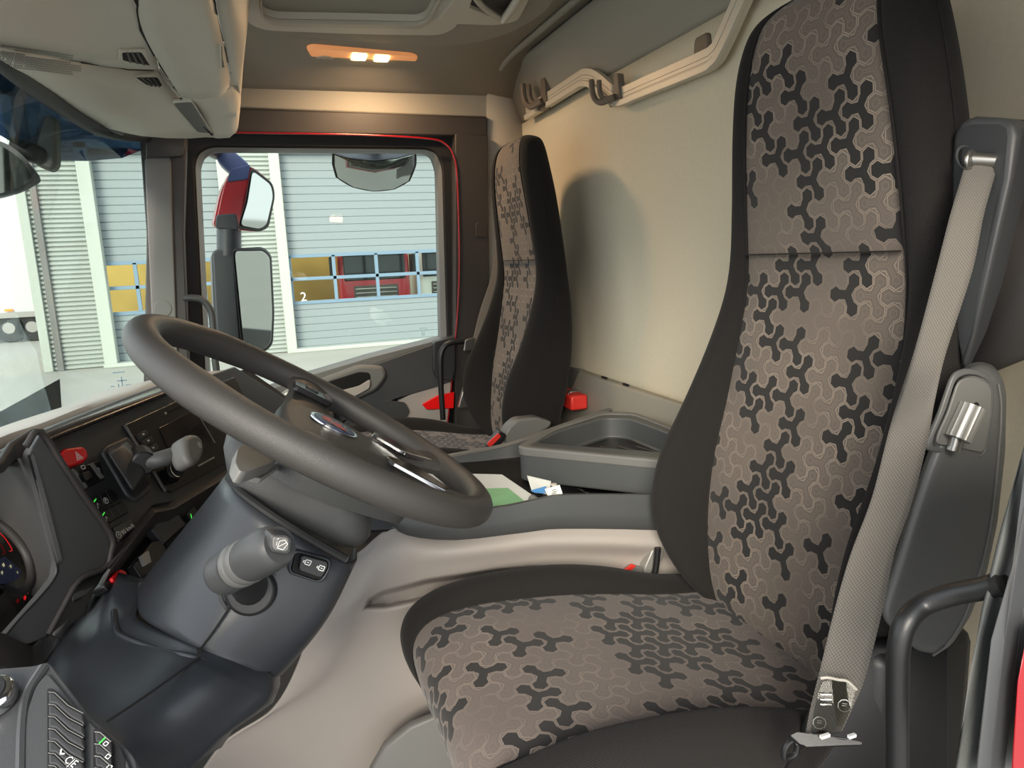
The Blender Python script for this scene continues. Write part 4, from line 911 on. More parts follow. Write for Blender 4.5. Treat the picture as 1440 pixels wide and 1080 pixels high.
ring('cup_rim', rnd(Q((770, 690, 1.310), (800, 682, 1.320), (826, 690, 1.310), (834, 700, 1.240), (800, 706, 1.180), (768, 706, 1.180)), .02), rnd(Q((775, 693, 1.300), (800, 687, 1.310), (820, 692, 1.300), (824, 699, 1.240), (800, 703, 1.190), (775, 703, 1.190)), .02), (0, 0, -.02), 'mgrey', tray, .002)
def Zq(z, *p): return [PZ(a, b, z) for a, b in p]
zf = near_t[3].z - .015
mp = thing('map_sheet', 'white sheet with a green printed field lying in the console tray', 'paper', PZ(700, 690, zf))
prism('sheet', Zq(zf, (600, 662), (662, 666), (706, 667), (712, 671), (768, 709), (640, 735), (560, 700)), (0, 0, -.004), 'paper', mp, .0008)
prism('green_field', Zq(zf + .0012, (640, 688), (714, 686), (742, 708), (700, 716), (640, 726)), (0, 0, -.001), 'green', mp, 0, label='green printed field')
prism('blue_corner', Zq(zf + .0011, (742, 707), (752, 706), (761, 709), (744, 712)), (0, 0, -.001), 'blueprint', mp, 0, label='pale blue corner print')
cd1 = prism('info_card', Q((741, 669, 1.200), (775, 677, 1.200), (774, 684, 1.180), (768, 695, 1.160), (748, 691, 1.180)), (.001, .002, 0), 'paper', None, 0); tag(cd1, 'pale blue-white card leaning in the tray under the bin', 'card')
cd1b = prism('blue_card', Q((746, 690, 1.165), (768, 684, 1.165), (766, 694, 1.150), (752, 693, 1.150)), (.001, .002, 0), 'blueprint', None, 0); tag(cd1b, 'bright blue card at the foot of the pale card', 'card')
tk = thing('barcode_ticket', 'white ticket with a printed barcode standing in the tray', 'ticket', PY(782, 695, 1.140))
tq = Q((766, 688, 1.150), (787, 682, 1.150), (795, 706, 1.135), (775, 708, 1.135))
prism('ticket', tq, (.001, .002, 0), 'paper', tk, 0)
tf = Fr(tq[0], tq[1] - tq[0], tq[0] - tq[3])
for k in range(6):
    x, y = tf.loc(tf.px(776 + (k % 2), 690 + k * 2.4)); stroke('print', tf, [[(x, y), (x + .008, y)]], .0010, 'mirhouse', tk, .001)
cyl('lighter', PY(748, 701, 1.160), PY(757, 708, 1.135), .008, .008, 'mgrey', None, 18, .001); tag(bpy.data.objects['lighter'], 'small grey round cap lying beside the barcode ticket', 'cap')
kc = cyl('coin', PY(779, 680, 1.160), PY(779, 683, 1.160), .006, .006, 'cream', None, 16, .001); tag(kc, 'small cream round token above the barcode ticket', 'token')

# folding bin between the seats
zb = .648
bin_ = thing('storage_bin', 'dark grey open storage bin between the two seats', 'bin', PZ(830, 630, .64))
Bo = [PZ(724, 632, zb), PZ(742, 609, zb), PZ(780, 596, zb), PZ(838, 581, zb), PZ(884, 580, zb), PZ(902, 586, zb), PZ(945, 604, zb), PZ(1040, 660, zb), PZ(1010, 661, zb), PZ(916, 655, zb), PZ(790, 640, zb), PZ(735, 636, zb)]
Bo = [PZ(726, 630, zb), PZ(770, 604, zb), PZ(846, 580, zb), PZ(892, 581, zb), PZ(1000, 622, zb), PZ(1020, 655, zb), PZ(920, 648, zb)]
Bi = [PZ(752, 622, zb), PZ(786, 606, zb), PZ(850, 587, zb), PZ(884, 588, zb), PZ(970, 620, zb), PZ(980, 638, zb), PZ(912, 634, zb)]
Bo = rnd(Bo, .025); Bi = rnd(Bi, .025)
dn = V3((0, 0, -.072)); k = len(Bo)
V = Bo + Bi + [p + dn for p in Bo] + [p + V3((0, 0, -.05)) for p in Bi]
F = []
for i in range(k):
    j = (i + 1) % k; F += [[i, j, k + j, k + i], [i, j, 2 * k + j, 2 * k + i], [k + i, k + j, 3 * k + j, 3 * k + i]]
F += [list(range(3 * k, 4 * k)), list(range(2 * k, 3 * k))]
mesh('bin_body', V, F, 'tray', bin_, bevel=.004, seg=3)
c = sum(Bo, V3()) / k
ring('lid_edge', [c + (p - c) * 1.012 + V3((0, 0, .003)) for p in Bo], [c + (p - c) * .90 + V3((0, 0, .003)) for p in Bo], (0, 0, -.02), 'mgrey', bin_, .004, 3)
prism('bin_mat', [lerp(c, p, .86) + V3((0, 0, -.046)) for p in Bi], (0, 0, -.003), 'black', bin_, .001)
for q in range(4):
    a = PZ(820 + q * 25, 628, zb - .045); tube('mat_rib', [a, a + V3((.03, -.10, 0))], .002, 'trimdk', bin_, 6)

# ================================================================== DASHBOARD
db = thing('dashboard', 'charcoal dashboard curving behind the steering wheel', 'dashboard', PY(150, 700, 1.2))
h = V3((.93, -.37, 0)); u = V3((.37, .93, 0)); v = V3((-.423 * .93, .423 * .37, .906))
D = Fr(PY(108, 640, 1.12), u, v)
def dpl(n, pts, t, m, hh=0, bevel=.001, r=0, par=db, seg=2, label=None): return plate(n, D, pts, t, m, par, hh, bevel, r, seg, label)
dpl('centre_panel', [(55, 612), (110, 590), (240, 545), (330, 515), (400, 560), (400, 640), (330, 690), (215, 712), (200, 735), (158, 795), (110, 700)], .02, 'dash', 0, .003)
# dash top: strip in light grey with its reflected daylight painted in, and dark lip
tp = Q((-60, 655, .95), (0, 618, 1.12), (60, 597, 1.3), (120, 573, 1.55), (180, 552, 1.85), (235, 531, 2.1), (330, 520, 2.4))
t2 = Q((-60, 676, .93), (0, 640, 1.08), (60, 612, 1.24), (120, 586, 1.48), (180, 562, 1.75), (240, 540, 2.0), (335, 530, 2.38))
t3 = [D.px(a, b, .012) for a, b in ((-60, 700), (0, 660), (62, 622), (120, 598), (180, 574), (244, 549), (350, 512))]
tw_ = Q((-60, 630, 1.3), (0, 600, 1.5), (60, 580, 1.7), (120, 560, 1.9), (180, 540, 2.1), (222, 528, 2.3), (300, 535, 2.44))
tf_ = [p + V3((-.12, .02, -.02)) for p in tp]
grid('top_pad', [crv(tf_, 4), crv(tp, 4), crv(t2, 4)], 'lgrey', db, thick=.006)
grid('top_lip', [crv(t2, 4), crv([lerp(a, b, .4) + V3((.006, 0, .004)) for a, b in zip(t2[:6], t3[:6])], 4) + [], crv(t3[:6], 4)][1:] , 'gloss', db, thick=.006)
tube('lip_roll', crv([lerp(a, b, .35) for a, b in zip(t2[:6], t3[:6])], 5), .011, 'dash', db, 10)
# corner wiper and cowl
wpz = tube('windscreen_wiper', crv(Q((40, 600, 1.75), (90, 578, 1.95), (130, 566, 2.1), (160, 556, 2.2)), 4), .009, 'black', None, 8); tag(wpz, 'black wiper at the foot of the windscreen', 'wiper')
# scratches mark on windshield corner
gf_ = Fr(PY(172, 540, 2.3), (1, 0, 0), (0, 0, 1))
mk_ = stroke('glass_mark', gf_, [[(-.02, .035), (.01, .035)], [(-.03, -.005), (-.022, -.005)], [(-.01, .0), (-.01, -.02)], [(.0, .02), (0, -.02)], [(-.012, .01), (.012, .01)], [(.01, -.004), (.024, -.004)]], .003, 'gwin', None, 0)
tag(mk_, 'small etched marks low in the corner of the windscreen', 'marking')
# hazard switch
hz_ = dpl('hazard_button', [(86, 637), (92, 630), (116, 627), (123, 632), (125, 643), (119, 650), (98, 657), (90, 652)], .014, 'redplastic', .010, .003, .004, label='red hazard button')
def sym(parts, px, py, s, m='white', par=db, fr=None, hh=.0015, w=.0009):
    f = fr or D; x, y = f.loc(f.px(px, py, hh)); return stroke('symbol', f, [[(x + a * s, y + b * s) for a, b in L_] for L_ in parts], w, m, par, hh)
TRI = [[(-1, -.8), (1, -.8), (0, 1), (-1, -.8)], [(-.45, -.45), (.45, -.45), (0, .35), (-.45, -.45)]]
CIR = [[(math.cos(k * .785), math.sin(k * .785)) for k in range(9)]]
SQ = [[(-.8, -.6), (.8, -.6), (.8, .6), (-.8, .6), (-.8, -.6)]]
PBR = CIR + [[(-.25, -.5), (-.25, .5), (.25, .45), (.3, .1), (-.2, 0)]]
sym(TRI, 110, 641, .0062, hh=.0112)
# mirror switch block
dpl('switch_frame', [(101, 660), (140, 648), (148, 674), (122, 687)], .006, 'gloss', .004, .001)
dpl('frame_edge', [(101, 660), (104, 658), (124, 684), (121, 687)], .004, 'mgrey', .0048, .0006); dpl('frame_edge', [(126, 652), (131, 650), (147, 671), (142, 674)], .004, 'mgrey', .0048, .0006)
dpl('mirror_joystick', [(116, 665), (126, 662), (131, 670), (122, 676)], .012, 'black', .012, .002, .002)
sym(SQ + [[(-1.2, 0), (-.8, 0)]], 117, 657, .004, hh=.0045); sym(CIR + [[(-1, -1), (1, 1)]], 138, 661, .0035, hh=.0045); sym(SQ, 112, 675, .003)
# paired rocker switches
for (pts, led, s1, s2) in (([(129, 700), (157, 686), (165, 693), (167, 702), (140, 717), (133, 712)], (134, 704), (138, 711), (149, 704)), ([(142, 718), (171, 705), (178, 711), (181, 721), (154, 736), (147, 730)], (146, 723), (150, 730), None)):
    q = dpl('rocker_switch', pts, .012, 'black', .006, .002, .003)
    a, b = D.loc(D.px(*led, .0068)); stroke('green_light', D, [[(a - .003, b - .0005), (a + .003, b + .0015)]], .0014, 'ledgreen', db, .0068)
    sym([[(-.8, -1), (.2, 1), (.8, .2)]], s1[0], s1[1], .0035, hh=.0068)
    if s2: sym(PBR, s2[0], s2[1], .0045, hh=.0068)
    for k_ in (.36, .68):
        A = lerp(D.px(*pts[0], .0066), D.px(*pts[1], .0066), k_); B = lerp(D.px(*pts[5], .0066), D.px(*pts[3], .0066), k_)
        x0, y0 = D.loc(A); x1, y1 = D.loc(B); stroke('ridge', D, [[(x0, y0), (x1, y1)]], .0008, 'mgrey', db, .0068)
# speed limit plate
dpl('speed_plate', [(158, 742), (184, 728), (194, 745), (167, 764)], .004, 'screen', .002, .0008)
a, b = D.loc(D.px(180, 744, .0026)); text('speed_text', '90 km/h', D, a + .0, b, .0095, 'white', db, .0026)
sym(CIR + [[(-.3, -.2), (.1, .5), (.4, -.4)]], 167, 752, .0048, hh=.0026)
# infotainment unit
iu = thing('infotainment_unit', 'gloss black radio and display panel in the centre of the dashboard', 'radio', D.px(270, 610))
def ipl(n, pts, t, m, hh, bevel=.001, r=0, label=None): return plate(n, D, pts, t, m, iu, hh, bevel, r, 2, label)
ipl('bezel', [(176, 597), (250, 563), (272, 552), (330, 530), (365, 600), (330, 645), (243, 692), (235, 690), (226, 678)], .004, 'gloss', .004, .0015, .003)
ipl('display', [(224, 602), (278, 574), (303, 623), (246, 652)], .002, 'screen', .0056, .0004, .002, 'dark display')
ipl('edge_trim', [(175, 597), (177, 596), (235, 690), (233, 691)], .003, 'mgrey', .0046, .0003)
ipl('edge_trim', [(276, 578), (277, 578), (303, 622), (302, 623)], .002, 'mgrey', .0060, .0003)
ipl('disc_slot', [(237, 578), (252, 571), (254, 574), (238, 581)], .003, 'void', .0045, .0002)
for k, (a, b) in enumerate(((201, 611), (208, 620), (215, 630))):
    ipl('key', [(a - 8, b), (a + 5, b - 7), (a + 9, b), (a - 4, b + 8)], .004, 'black', .0075, .0008, .0012)
    sym([[(-1, 0), (1, 0)], [(-1, .5), (1, .5)]], a + 1, b, .0025, par=iu, hh=.0078)
sym(SQ, 233, 581, .002, par=iu, hh=.0045, w=.0012)
ipl('silver_mark', [(279, 654), (301, 642), (302, 644), (280, 656)], .001, 'silverp', .0052, .0002)
kb = cyl('volume_knob', D.px(240, 668, 0), D.px(247, 661, .026), .0155, .013, 'black', iu, 32, .0015, .02)
f2 = D.px(247, 661, .0262); V = []
tube('knob_ring', [f2 + (D.u * math.cos(t_ * .2618) + D.v * math.sin(t_ * .2618)) * .0118 for t_ in range(24)], .0009, 'chrome', iu, 6, closed=True)
# park brake lever
pbk = thing('park_brake', 'park brake lever with grey handle on a dark raised base', 'park brake', D.px(180, 655))
def q3(n, pts, m, par, bevel=.003, faces=None, thick=0):
    return mesh(n, [D.px(a, b, hh) for a, b, hh in pts], faces, m, par, bevel=bevel, seg=3, solid=thick)
plate('base_plate', D, [(143, 634), (150, 626), (180, 613), (205, 640), (213, 690), (196, 704), (192, 705), (180, 697)], .008, 'dgrey', pbk, .004, .003, .006)
q3('base_body', [(148, 632, .006), (176, 618, .006), (206, 645, .006), (214, 680, .006), (192, 700, .006), (151, 636, .034), (172, 624, .036), (199, 650, .045), (204, 664, .050), (186, 692, .040)], 'dash', pbk, .005,
   [[5, 6, 7, 8, 9], [0, 1, 6, 5], [1, 2, 7, 6], [2, 3, 8, 7], [3, 4, 9, 8], [4, 0, 5, 9], [0, 1, 2, 3, 4]])
cyl('pivot', D.px(196, 641, .02), D.px(203, 652, .05), .018, .018, 'black', pbk, 24, .003)
L0 = D.px(192, 654, .022); L1 = D.px(222, 647, .060); L2 = D.px(250, 638, .076); L3 = D.px(267, 633, .084); L4 = D.px(283, 624, .088)
tube('lever', crv([L0, L1, L2], 6), [lerp(.0165, .0150, i / 12) for i in range(13)], 'arm', pbk, 16, flat=.8)
gr = plate('grip', D, [(259, 616), (268, 609), (279, 610), (287, 619), (289, 634), (284, 647), (275, 654), (268, 651), (262, 640)], .030, 'mgrey', pbk, .106, .011, .008, 4, label='silver grey rounded grip')
fp = Fr(D.px(280, 626, .1062), D.u, D.v); stroke('park_symbol', fp, [[(a * .0042, b * .0042) for a, b in L_] for L_ in PBR], .0008, 'white', pbk, .001)
# lower shelf under the centre panel
sh = [(150, 795), (202, 727), (212, 716), (240, 708), (262, 696), (330, 655), (420, 610)]
shA = [D.px(a, b, .000) for a, b in sh]; shB = [D.px(a + dx, b + dy, .020) for (a, b), (dx, dy) in zip(sh, ((4, 5), (7, 5), (6, 6), (4, 8), (2, 8), (2, 8), (2, 8)))]
shC = [p + V3((-.02, 0, -.035)) for p in shB]
grid('lower_shelf', [shA, shB, shC], 'trimdk', db, thick=.004, bevel=.002)
plate('lower_panel', D, [(128, 850), (152, 805), (215, 722), (270, 704), (420, 620), (420, 760), (240, 900), (120, 900)], .01, 'black', db, -.02, .002)
plate('cup_drawer', D, [(214, 744), (222, 727), (248, 716), (262, 738), (232, 765), (226, 758)], .016, 'dash', db, .006, .003, .003)
plate('cup_opening', D, [(234, 763), (262, 738), (268, 742), (250, 775), (238, 778)], .01, 'void', db, .002, .001)
plate('switch_block', D, [(188, 795), (214, 762), (226, 757), (236, 775), (214, 805), (200, 812)], .014, 'black', db, .004, .002, .003)
plate('grey_tab', D, [(199, 781), (209, 774), (213, 790), (205, 795)], .006, 'silverp', db, .010, .001, .001)
plate('small_switch', D, [(262, 722), (272, 712), (281, 722), (270, 732)], .012, 'black', db, .002, .002, .002)
a, b = D.loc(D.px(269, 726, .0025)); stroke('green_light', D, [[(a - .002, b - .003), (a + .002, b + .003)]], .0022, 'ledgreen', db, .0025)
plate('red_knob', D, [(157, 812), (170, 800), (178, 803), (180, 810), (166, 819), (159, 818)], .02, 'redplastic', db, .014, .002, .002, label='small red switch knob')
plate('red_knob_base', D, [(146, 824), (158, 808), (167, 818), (153, 832)], .02, 'black', db, .010, .002)
sym([[(-1, 0), (-.2, .6), (0, -.4), (.8, .4)]], 173, 809, .003, hh=.0146)
# rest of the dash toward the passenger side, glimpsed past the wheel
quads('passenger_side', Q((240, 545, 1.75), (345, 520, 1.75), (400, 560, 1.85), (440, 590, 1.9), (440, 720, 1.7), (330, 700, 1.55)), [[0, 1, 2, 3, 4, 5]], 'dash', db, .02, bevel=.006)
prism('air_vent', rnd(Ys(1.72, (325, 530), (345, 525), (362, 550), (384, 590), (360, 600), (340, 570)), .01), (.0, .03, 0), 'gloss', db, .004)
tube('vent_ring', crv(Ys(1.70, (320, 535), (338, 526), (355, 545), (372, 572), (386, 600)), 4), .005, 'silverp', db, 8)

# ---------------- instrument cluster
ic = thing('instrument_cluster', 'instrument cluster and its dark hood at the left edge', 'instrument cluster', PY(60, 800, .95))
def qm(n, pts, F_, m, thick=.006, bevel=.003, par=ic, off=0, label=None): return mesh(n, Q(*pts), F_, m, par, bevel=bevel, seg=3, solid=thick, off=off, label=label)
# outer cheek between crease and outer edge
cA, cB, cC = PY(43, 640, .985), PY(150, 765, 1.045), PY(66, 885, .965)
CK = Fr(cA, cB - cA, cA - cC)
plate('hood_cheek', CK, [(40, 640), (58, 610), (118, 698), (155, 752), (154, 775), (147, 795), (112, 812), (66, 895), (40, 906), (8, 895), (58, 838), (78, 812), (81, 790), (62, 716)], .012, 'hood', ic, 0, .002, .004)
lpx = [(36, 628), (56, 607), (90, 656), (118, 698), (156, 752), (156, 777), (148, 798), (112, 815), (88, 855), (68, 892)]
lp3 = [CK.px(a_, b_, .002) for a_, b_ in lpx]
tube('hood_lip', crv(lp3, 4), .0042, 'trimdk', ic, 10)
iA, iB, iC = CK.px(40, 640, -.001), CK.px(80, 795, -.001), PY(0, 760, 1.14)
IK = Fr(iA, iB - iA, iA - iC)
plate('inner_cheek', IK, [(-60, 690), (0, 660), (20, 645), (40, 639), (62, 716), (81, 790), (78, 812), (58, 838), (44, 838), (45, 806), (32, 776), (18, 757), (0, 741), (-60, 705)], .006, 'hood', ic, 0, .003, .004)
tube('crease_joint', crv([CK.px(a_, b_, .0006) for a_, b_ in ((40, 640), (62, 716), (80, 790), (78, 812), (58, 838), (30, 868), (8, 894))], 4), .0014, 'void', ic, 6)
tube('dial_surround', crv([IK.px(a_, b_, .003) for a_, b_ in ((-60, 700), (0, 738), (20, 754), (36, 776), (44, 800), (43, 818), (30, 832), (10, 826))], 5), .006, 'trimdk', ic, 10)
# hood roof
qm('hood_roof', [(-80, 690, .86), (-40, 668, .9), (0, 648, .95), (14, 622, 1.0), (45, 603, 1.04), (60, 603, 1.06), (62, 612, 1.055), (44, 640, 1.015), (20, 646, 1.0), (0, 664, .97), (-60, 694, .88)],
   [[3, 4, 5, 6, 7, 8], [2, 3, 8, 9], [0, 1, 2, 9, 10]], 'trimdk', .010, .005)
# dial face
ff = Fr(PY(10, 820, 1.16), PY(40, 800, 1.17) - PY(0, 880, 1.02), PY(10, 780, 1.17) - PY(30, 880, 1.10))
plate('dial_face', ff, [(-160, 700), (0, 720), (50, 800), (70, 860), (10, 905), (-160, 1000)], .006, 'screen', ic, -.004, .001)
cc_ = ff.px(-62, 800, .004)
def arc(r, a0, a1, n=24, h_=.004): return [ff.px(-62 + r * 1.0 * math.cos(math.radians(lerp(a0, a1, k / n))), 800 - r * math.sin(math.radians(lerp(a0, a1, k / n))), h_) for k in range(n + 1)]
tube('dial_scale', crv([ff.px(a_, b_, .001) for a_, b_ in ((-2, 748), (8, 758), (17, 773), (13, 775))], 4), .0005, 'ledred', ic, 6, label='red end of the dial scale')
def fx(px, py): return ff.loc(ff.px(px, py))
a, b = fx(2, 762); text('dial_mark', 'D', ff, a, b, .008, 'white', ic, .0022)
dsp = plate('info_display', ff, [(-40, 800), (8, 783), (31, 803), (27, 813), (18, 818), (-40, 830)], .002, 'lcd', ic, .0005, .0004, .002, label='blue glowing driver display')
for a_, b_, s__, sz in ((4, 795, '80', .007), (2, 806, '09', .006), (14, 797, '20', .006), (24, 806, 'P', .0055)):
    a, b = fx(a_, b_); text('display_text', s__, ff, a, b, sz, 'ledwhite', dsp, .0012)
a, b = fx(34, 841); stroke('red_telltale', ff, [[(a - .003, b), (a + .003, b)]], .0045, 'ledred', ic, .001)
a, b = fx(38, 832); stroke('orange_telltale', ff, [[(a - .003, b - .002), (a - .001, b + .003), (a + .001, b - .001), (a + .004, b + .003)]], .0010, 'ledorange', ic, .001)
# lower shell
qm('lower_shell', [(-60, 880, .84), (0, 893, .9), (45, 914, .96), (66, 892, .985), (86, 897, .955), (82, 912, .945), (66, 930, .93), (40, 950, .90), (24, 953, .88), (0, 944, .86), (-60, 930, .80)],
   [[0, 1, 9, 10], [1, 2, 7, 8, 9], [2, 3, 5, 6, 7], [3, 4, 5]], 'trimdk', .012, .006)
# black gap between cluster and column
qm('gap_filler', [(60, 860, 1.10), (110, 810, 1.10), (150, 800, 1.10), (180, 820, 1.08), (150, 860, 1.05), (90, 905, 1.0), (60, 930, .98)], [[0, 1, 2, 3, 4, 5, 6]], 'void', .004, .001)
qm('side_clip', [(74, 890, 1.0), (98, 870, 1.02), (96, 878, 1.02), (84, 898, .99), (76, 896, .99)], [[0, 1, 2, 3, 4]], 'mgrey', .004, .001)
qm('bracket', [(100, 838, 1.06), (124, 826, 1.08), (140, 812, 1.09), (146, 818, 1.085), (128, 836, 1.07), (102, 846, 1.05)], [[0, 1, 2, 3, 4, 5]], 'dgrey', .006, .002)

# ---------------- steering column cover
co = thing('steering_column', 'large blue-black steering column cover below the wheel', 'steering column', PY(270, 950, .85))
K = [[(332, 655, .96), (322, 668, .88), (338, 690, .79), (400, 742, .748), (470, 786, .745), (497, 790, .765), (500, 775, .83), (500, 770, .95)],
     [(262, 742, .97), (262, 752, .90), (282, 775, .80), (350, 826, .742), (430, 866, .742), (456, 872, .765), (460, 855, .83), (458, 850, .95)],
     [(206, 812, .98), (206, 826, .92), (222, 850, .82), (288, 896, .736), (368, 930, .738), (400, 940, .765), (408, 925, .83), (408, 920, .95)],
     [(198, 830, .98), (196, 850, .92), (208, 874, .82), (283, 912, .734), (360, 944, .736), (388, 950, .765), (396, 940, .83), (396, 936, .95)]]
rows = [crv(Q(*r), 4) for r in K]; rows = [list(c) for c in zip(*[crv(list(c), 4) for c in zip(*rows)])]
grid('upper_cover', rows, 'column', co, thick=.004, off=-1 if False else 0)
K2 = [[(206, 818, 1.0), (200, 845, .93), (196, 872, .86), (279, 908, .742), (360, 936, .742), (386, 946, .77), (392, 940, .95)],
      [(168, 806, 1.02), (160, 862, .94), (167, 890, .855), (279, 925, .728), (360, 955, .728), (386, 970, .758), (392, 962, .95)],
      [(150, 830, 1.03), (135, 885, .93), (150, 905, .84), (272, 938, .712), (352, 972, .718), (378, 988, .75), (385, 980, .95)],
      [(100, 885, 1.03), (78, 925, .86), (110, 975, .74), (190, 1025, .66), (280, 1042, .69), (318, 1030, .74), (330, 1020, .95)],
      [(70, 930, 1.0), (66, 945, .84), (112, 1010, .68), (165, 1090, .61), (235, 1095, .65), (290, 1060, .73), (310, 1050, .95)]]
rows = [crv(Q(*r), 4) for r in K2]; 
r2 = []
for i in range(len(rows) - 1):
    for j in range(3): r2.append([lerp(a, b, j / 3) for a, b in zip(rows[i], rows[i + 1])])
r2.append(rows[-1])
grid('lower_cover', r2, 'column', co, thick=.004)
tube('ridge', crv(Q((160, 860, .94), (164, 886, .86), (176, 897, .83), (225, 915, .77), (279, 927, .727), (330, 946, .727), (372, 965, .74), (384, 972, .76)), 6), .0038, 'column', co, 10)
tube('seam', crv(Q((352, 790, .738), (342, 820, .737), (325, 850, .735), (300, 888, .731), (282, 912, .7315)), 4), .0011, 'void', co, 6)
tube('seam', crv(Q((280, 924, .7235), (245, 950, .700), (200, 982, .672), (150, 1015, .646)), 4), .0012, 'void', co, 6)
prism('clip_hole', Q((276, 913, .727), (285, 913, .727), (284, 921, .722), (277, 921, .722)), (0, .004, 0), 'void', co, .0005)
# dust brush under the shroud
tube('dust_brush', crv(Q((322, 672, .86), (336, 690, .785), (370, 716, .752), (410, 742, .742), (450, 766, .738), (486, 786, .742)), 5), .0045, 'rubber', co, 8)
# lock rocker
rk = Fr(PY(438, 797, .735), PY(470, 806, .742) - PY(410, 786, .736), PY(445, 780, .74) - PY(432, 815, .735))
ring('switch_rim', rnd([rk.px(a, b, .004) for a, b in ((412, 771), (466, 786), (466, 800), (456, 818), (448, 820), (408, 808), (405, 800))], .006), rnd([rk.px(a, b, .006) for a, b in ((415, 776), (462, 789), (462, 800), (453, 815), (446, 817), (411, 805), (409, 800))], .006), -rk.n * .008, 'column', co, .002)
plate('switch_well', rk, [(415, 776), (463, 789), (462, 802), (452, 816), (410, 805)], .003, 'void', co, .003, .0005, .004)
rs = plate('lock_rocker', rk, [(425, 780), (462, 790), (461, 800), (452, 814), (420, 803)], .008, 'black', co, .010, .002, .004, label='black rocker with two door lock symbols')
LK = [[(-.8, -.7), (.9, -.7), (.9, .7), (-.8, .7), (-.8, -.7)], [(-.8, .2), (-1.5, .2), (-1.5, -.3), (-.8, -.3)], [(-.2, 0), (.3, 0)]]
sym(LK, 433, 791, .0033, fr=rk, par=rs, hh=.0107, w=.0007); sym(LK, 452, 799, .0033, fr=rk, par=rs, hh=.0107, w=.0007)
# stalk
st = thing('wiper_stalk', 'grey wiper stalk with square end button pointing at the camera', 'stalk', PY(350, 800, .70))
sb = PY(352, 828, .742)
cyl('boot', sb + V3((.002, .012, -.003)), sb + V3((0, -.012, .001)), .030, .024, 'black', st, 28, .003)
tube('boot_ring', [sb + V3((math.cos(k * .2618) * .029, -.002, math.sin(k * .2618) * .029)) for k in range(24)], .0022, 'dgrey', st, 8, closed=True)
A0 = PY(314, 808, .705); A1 = PY(332, 797, .692); A2 = PY(352, 787, .672); A3 = PY(376, 774, .652); A4 = PY(394, 766, .640)
tube('neck', crv([sb, PY(348, 815, .715), PY(340, 800, .695)], 5), .018, 'black', st, 18)
tube('lever_arm', crv([A0 + (A0 - A1) * .35, A0, A1, lerp(A1, A2, .2)], 5), [.004, .012, .0155, .018, .0195, .0205, .021, .0212, .0213, .0213, .0213, .0213, .0213, .0213, .0213, .0213], 'dgrey', st, 24)
tube('twist_ring', [lerp(A1, A2, .2), lerp(A1, A2, .25), lerp(A1, A2, .5), lerp(A1, A2, .55), lerp(A1, A2, .9), A2], [.0205, .0218, .0218, .0208, .0218, .0208], 'arm', st, 28)
tube('barrel', crv([A2, A3, A4], 5), [.0205, .021, .0213, .0214, .0214, .0213, .021, .0205, .020, .019, .017], 'dgrey', st, 24)
eb = Fr(A4, PY(405, 770, .645) - PY(385, 763, .64), PY(397, 752, .64) - PY(394, 780, .64))
plate('end_button', eb, [(383, 752), (404, 753), (411, 758), (409, 776), (404, 780), (384, 777), (380, 772), (381, 757)], .016, 'dgrey', st, .010, .003, .004, 3)
plate('button_face', eb, [(386, 755), (404, 756), (407, 760), (406, 773), (402, 776), (387, 774), (384, 770), (384, 758)], .002, 'mgrey', st, .0115, .0008, .003)
x, y = eb.loc(eb.px(397, 766, .0125)); stroke('wiper_symbol', eb, [[(x - .004, y + .002), (x, y + .0045), (x + .0045, y + .002), (x + .003, y - .004), (x - .003, y - .004), (x - .004, y + .002)], [(x - .003, y - .003), (x + .003, y + .003)], [(x - .006, y + .001), (x - .005, y - .002)], [(x - .007, y + .003), (x - .006, y + .004)]], .0006, 'white', st, .0125)

# ---------------- steering wheel
WC = V3((.049, .861, .868)); nn = V3((math.cos(.985), -.02, math.sin(.985))).normalized()
WR = V3((0, 1, 0)); WR = (WR - nn * WR.dot(nn)).normalized(); WU = nn.cross(WR)
if WU.z < 0: WU = -WU
def wl(a, b, h_=0): return WC + WR * a + WU * b + nn * h_
sw = thing('steering_wheel', 'black leather steering wheel with grey-chrome trimmed spokes', 'steering wheel', wl(0, 0, -.1))
RR = .214; N = 96
def rimr(t): return .0178 + .0012 * (math.exp(-((math.degrees(t) % 360 - 40) / 12) ** 2) + math.exp(-((math.degrees(t) % 360 - 140) / 12) ** 2))
tube('rim', [wl(RR * math.cos(2 * math.pi * k / N), RR * math.sin(2 * math.pi * k / N)) for k in range(N)], [rimr(2 * math.pi * k / N) for k in range(N)], 'leather', sw, 20, closed=True)
def spoke(a0, w0, w1, r0, hh=-.020):
    a = R_(a0); d = (math.cos(a), math.sin(a)); s = (-d[1], d[0]); rows = []
    for k in range(9):
        t = k / 8; r = lerp(r0, .211, t); wv = lerp(w0, w1, t) + .016 * max(0, t - .65) ** 1.5 / .2; z_ = lerp(hh, -.001, t ** 1.5); th = lerp(.014, .012, t)
        rows.append([wl(d[0] * r + s[0] * q * wv, d[1] * r + s[1] * q * wv, z_ + e * th) for q, e in ((-1, 0), (-.8, .7), (-.3, 1), (.3, 1), (.8, .7), (1, 0), (.8, -.7), (-.8, -.7))])
    return grid('spoke', rows, 'leather', sw, closeu=True)
for a in (2, 178): spoke(a, .040, .022, .06)
for a in (-62, -118): spoke(a, .022, .020, .08)
# chrome blades on the lower spokes
for sg in (-1, 1):
    P = [wl(sg * .052, -.075, .004), wl(sg * .070, -.080, .004), wl(sg * .098, -.175, .004), wl(sg * .090, -.190, .004), wl(sg * .030, -.120, .004)]
    prism('chrome_blade', rnd(P, .008), nn * -.006, 'chrome', sw, .0015)
P = [wl(a, b, .004) for a, b in ((-.05, -.115), (.05, -.115), (.085, -.185), (.06, -.2), (-.06, -.2), (-.085, -.185))]
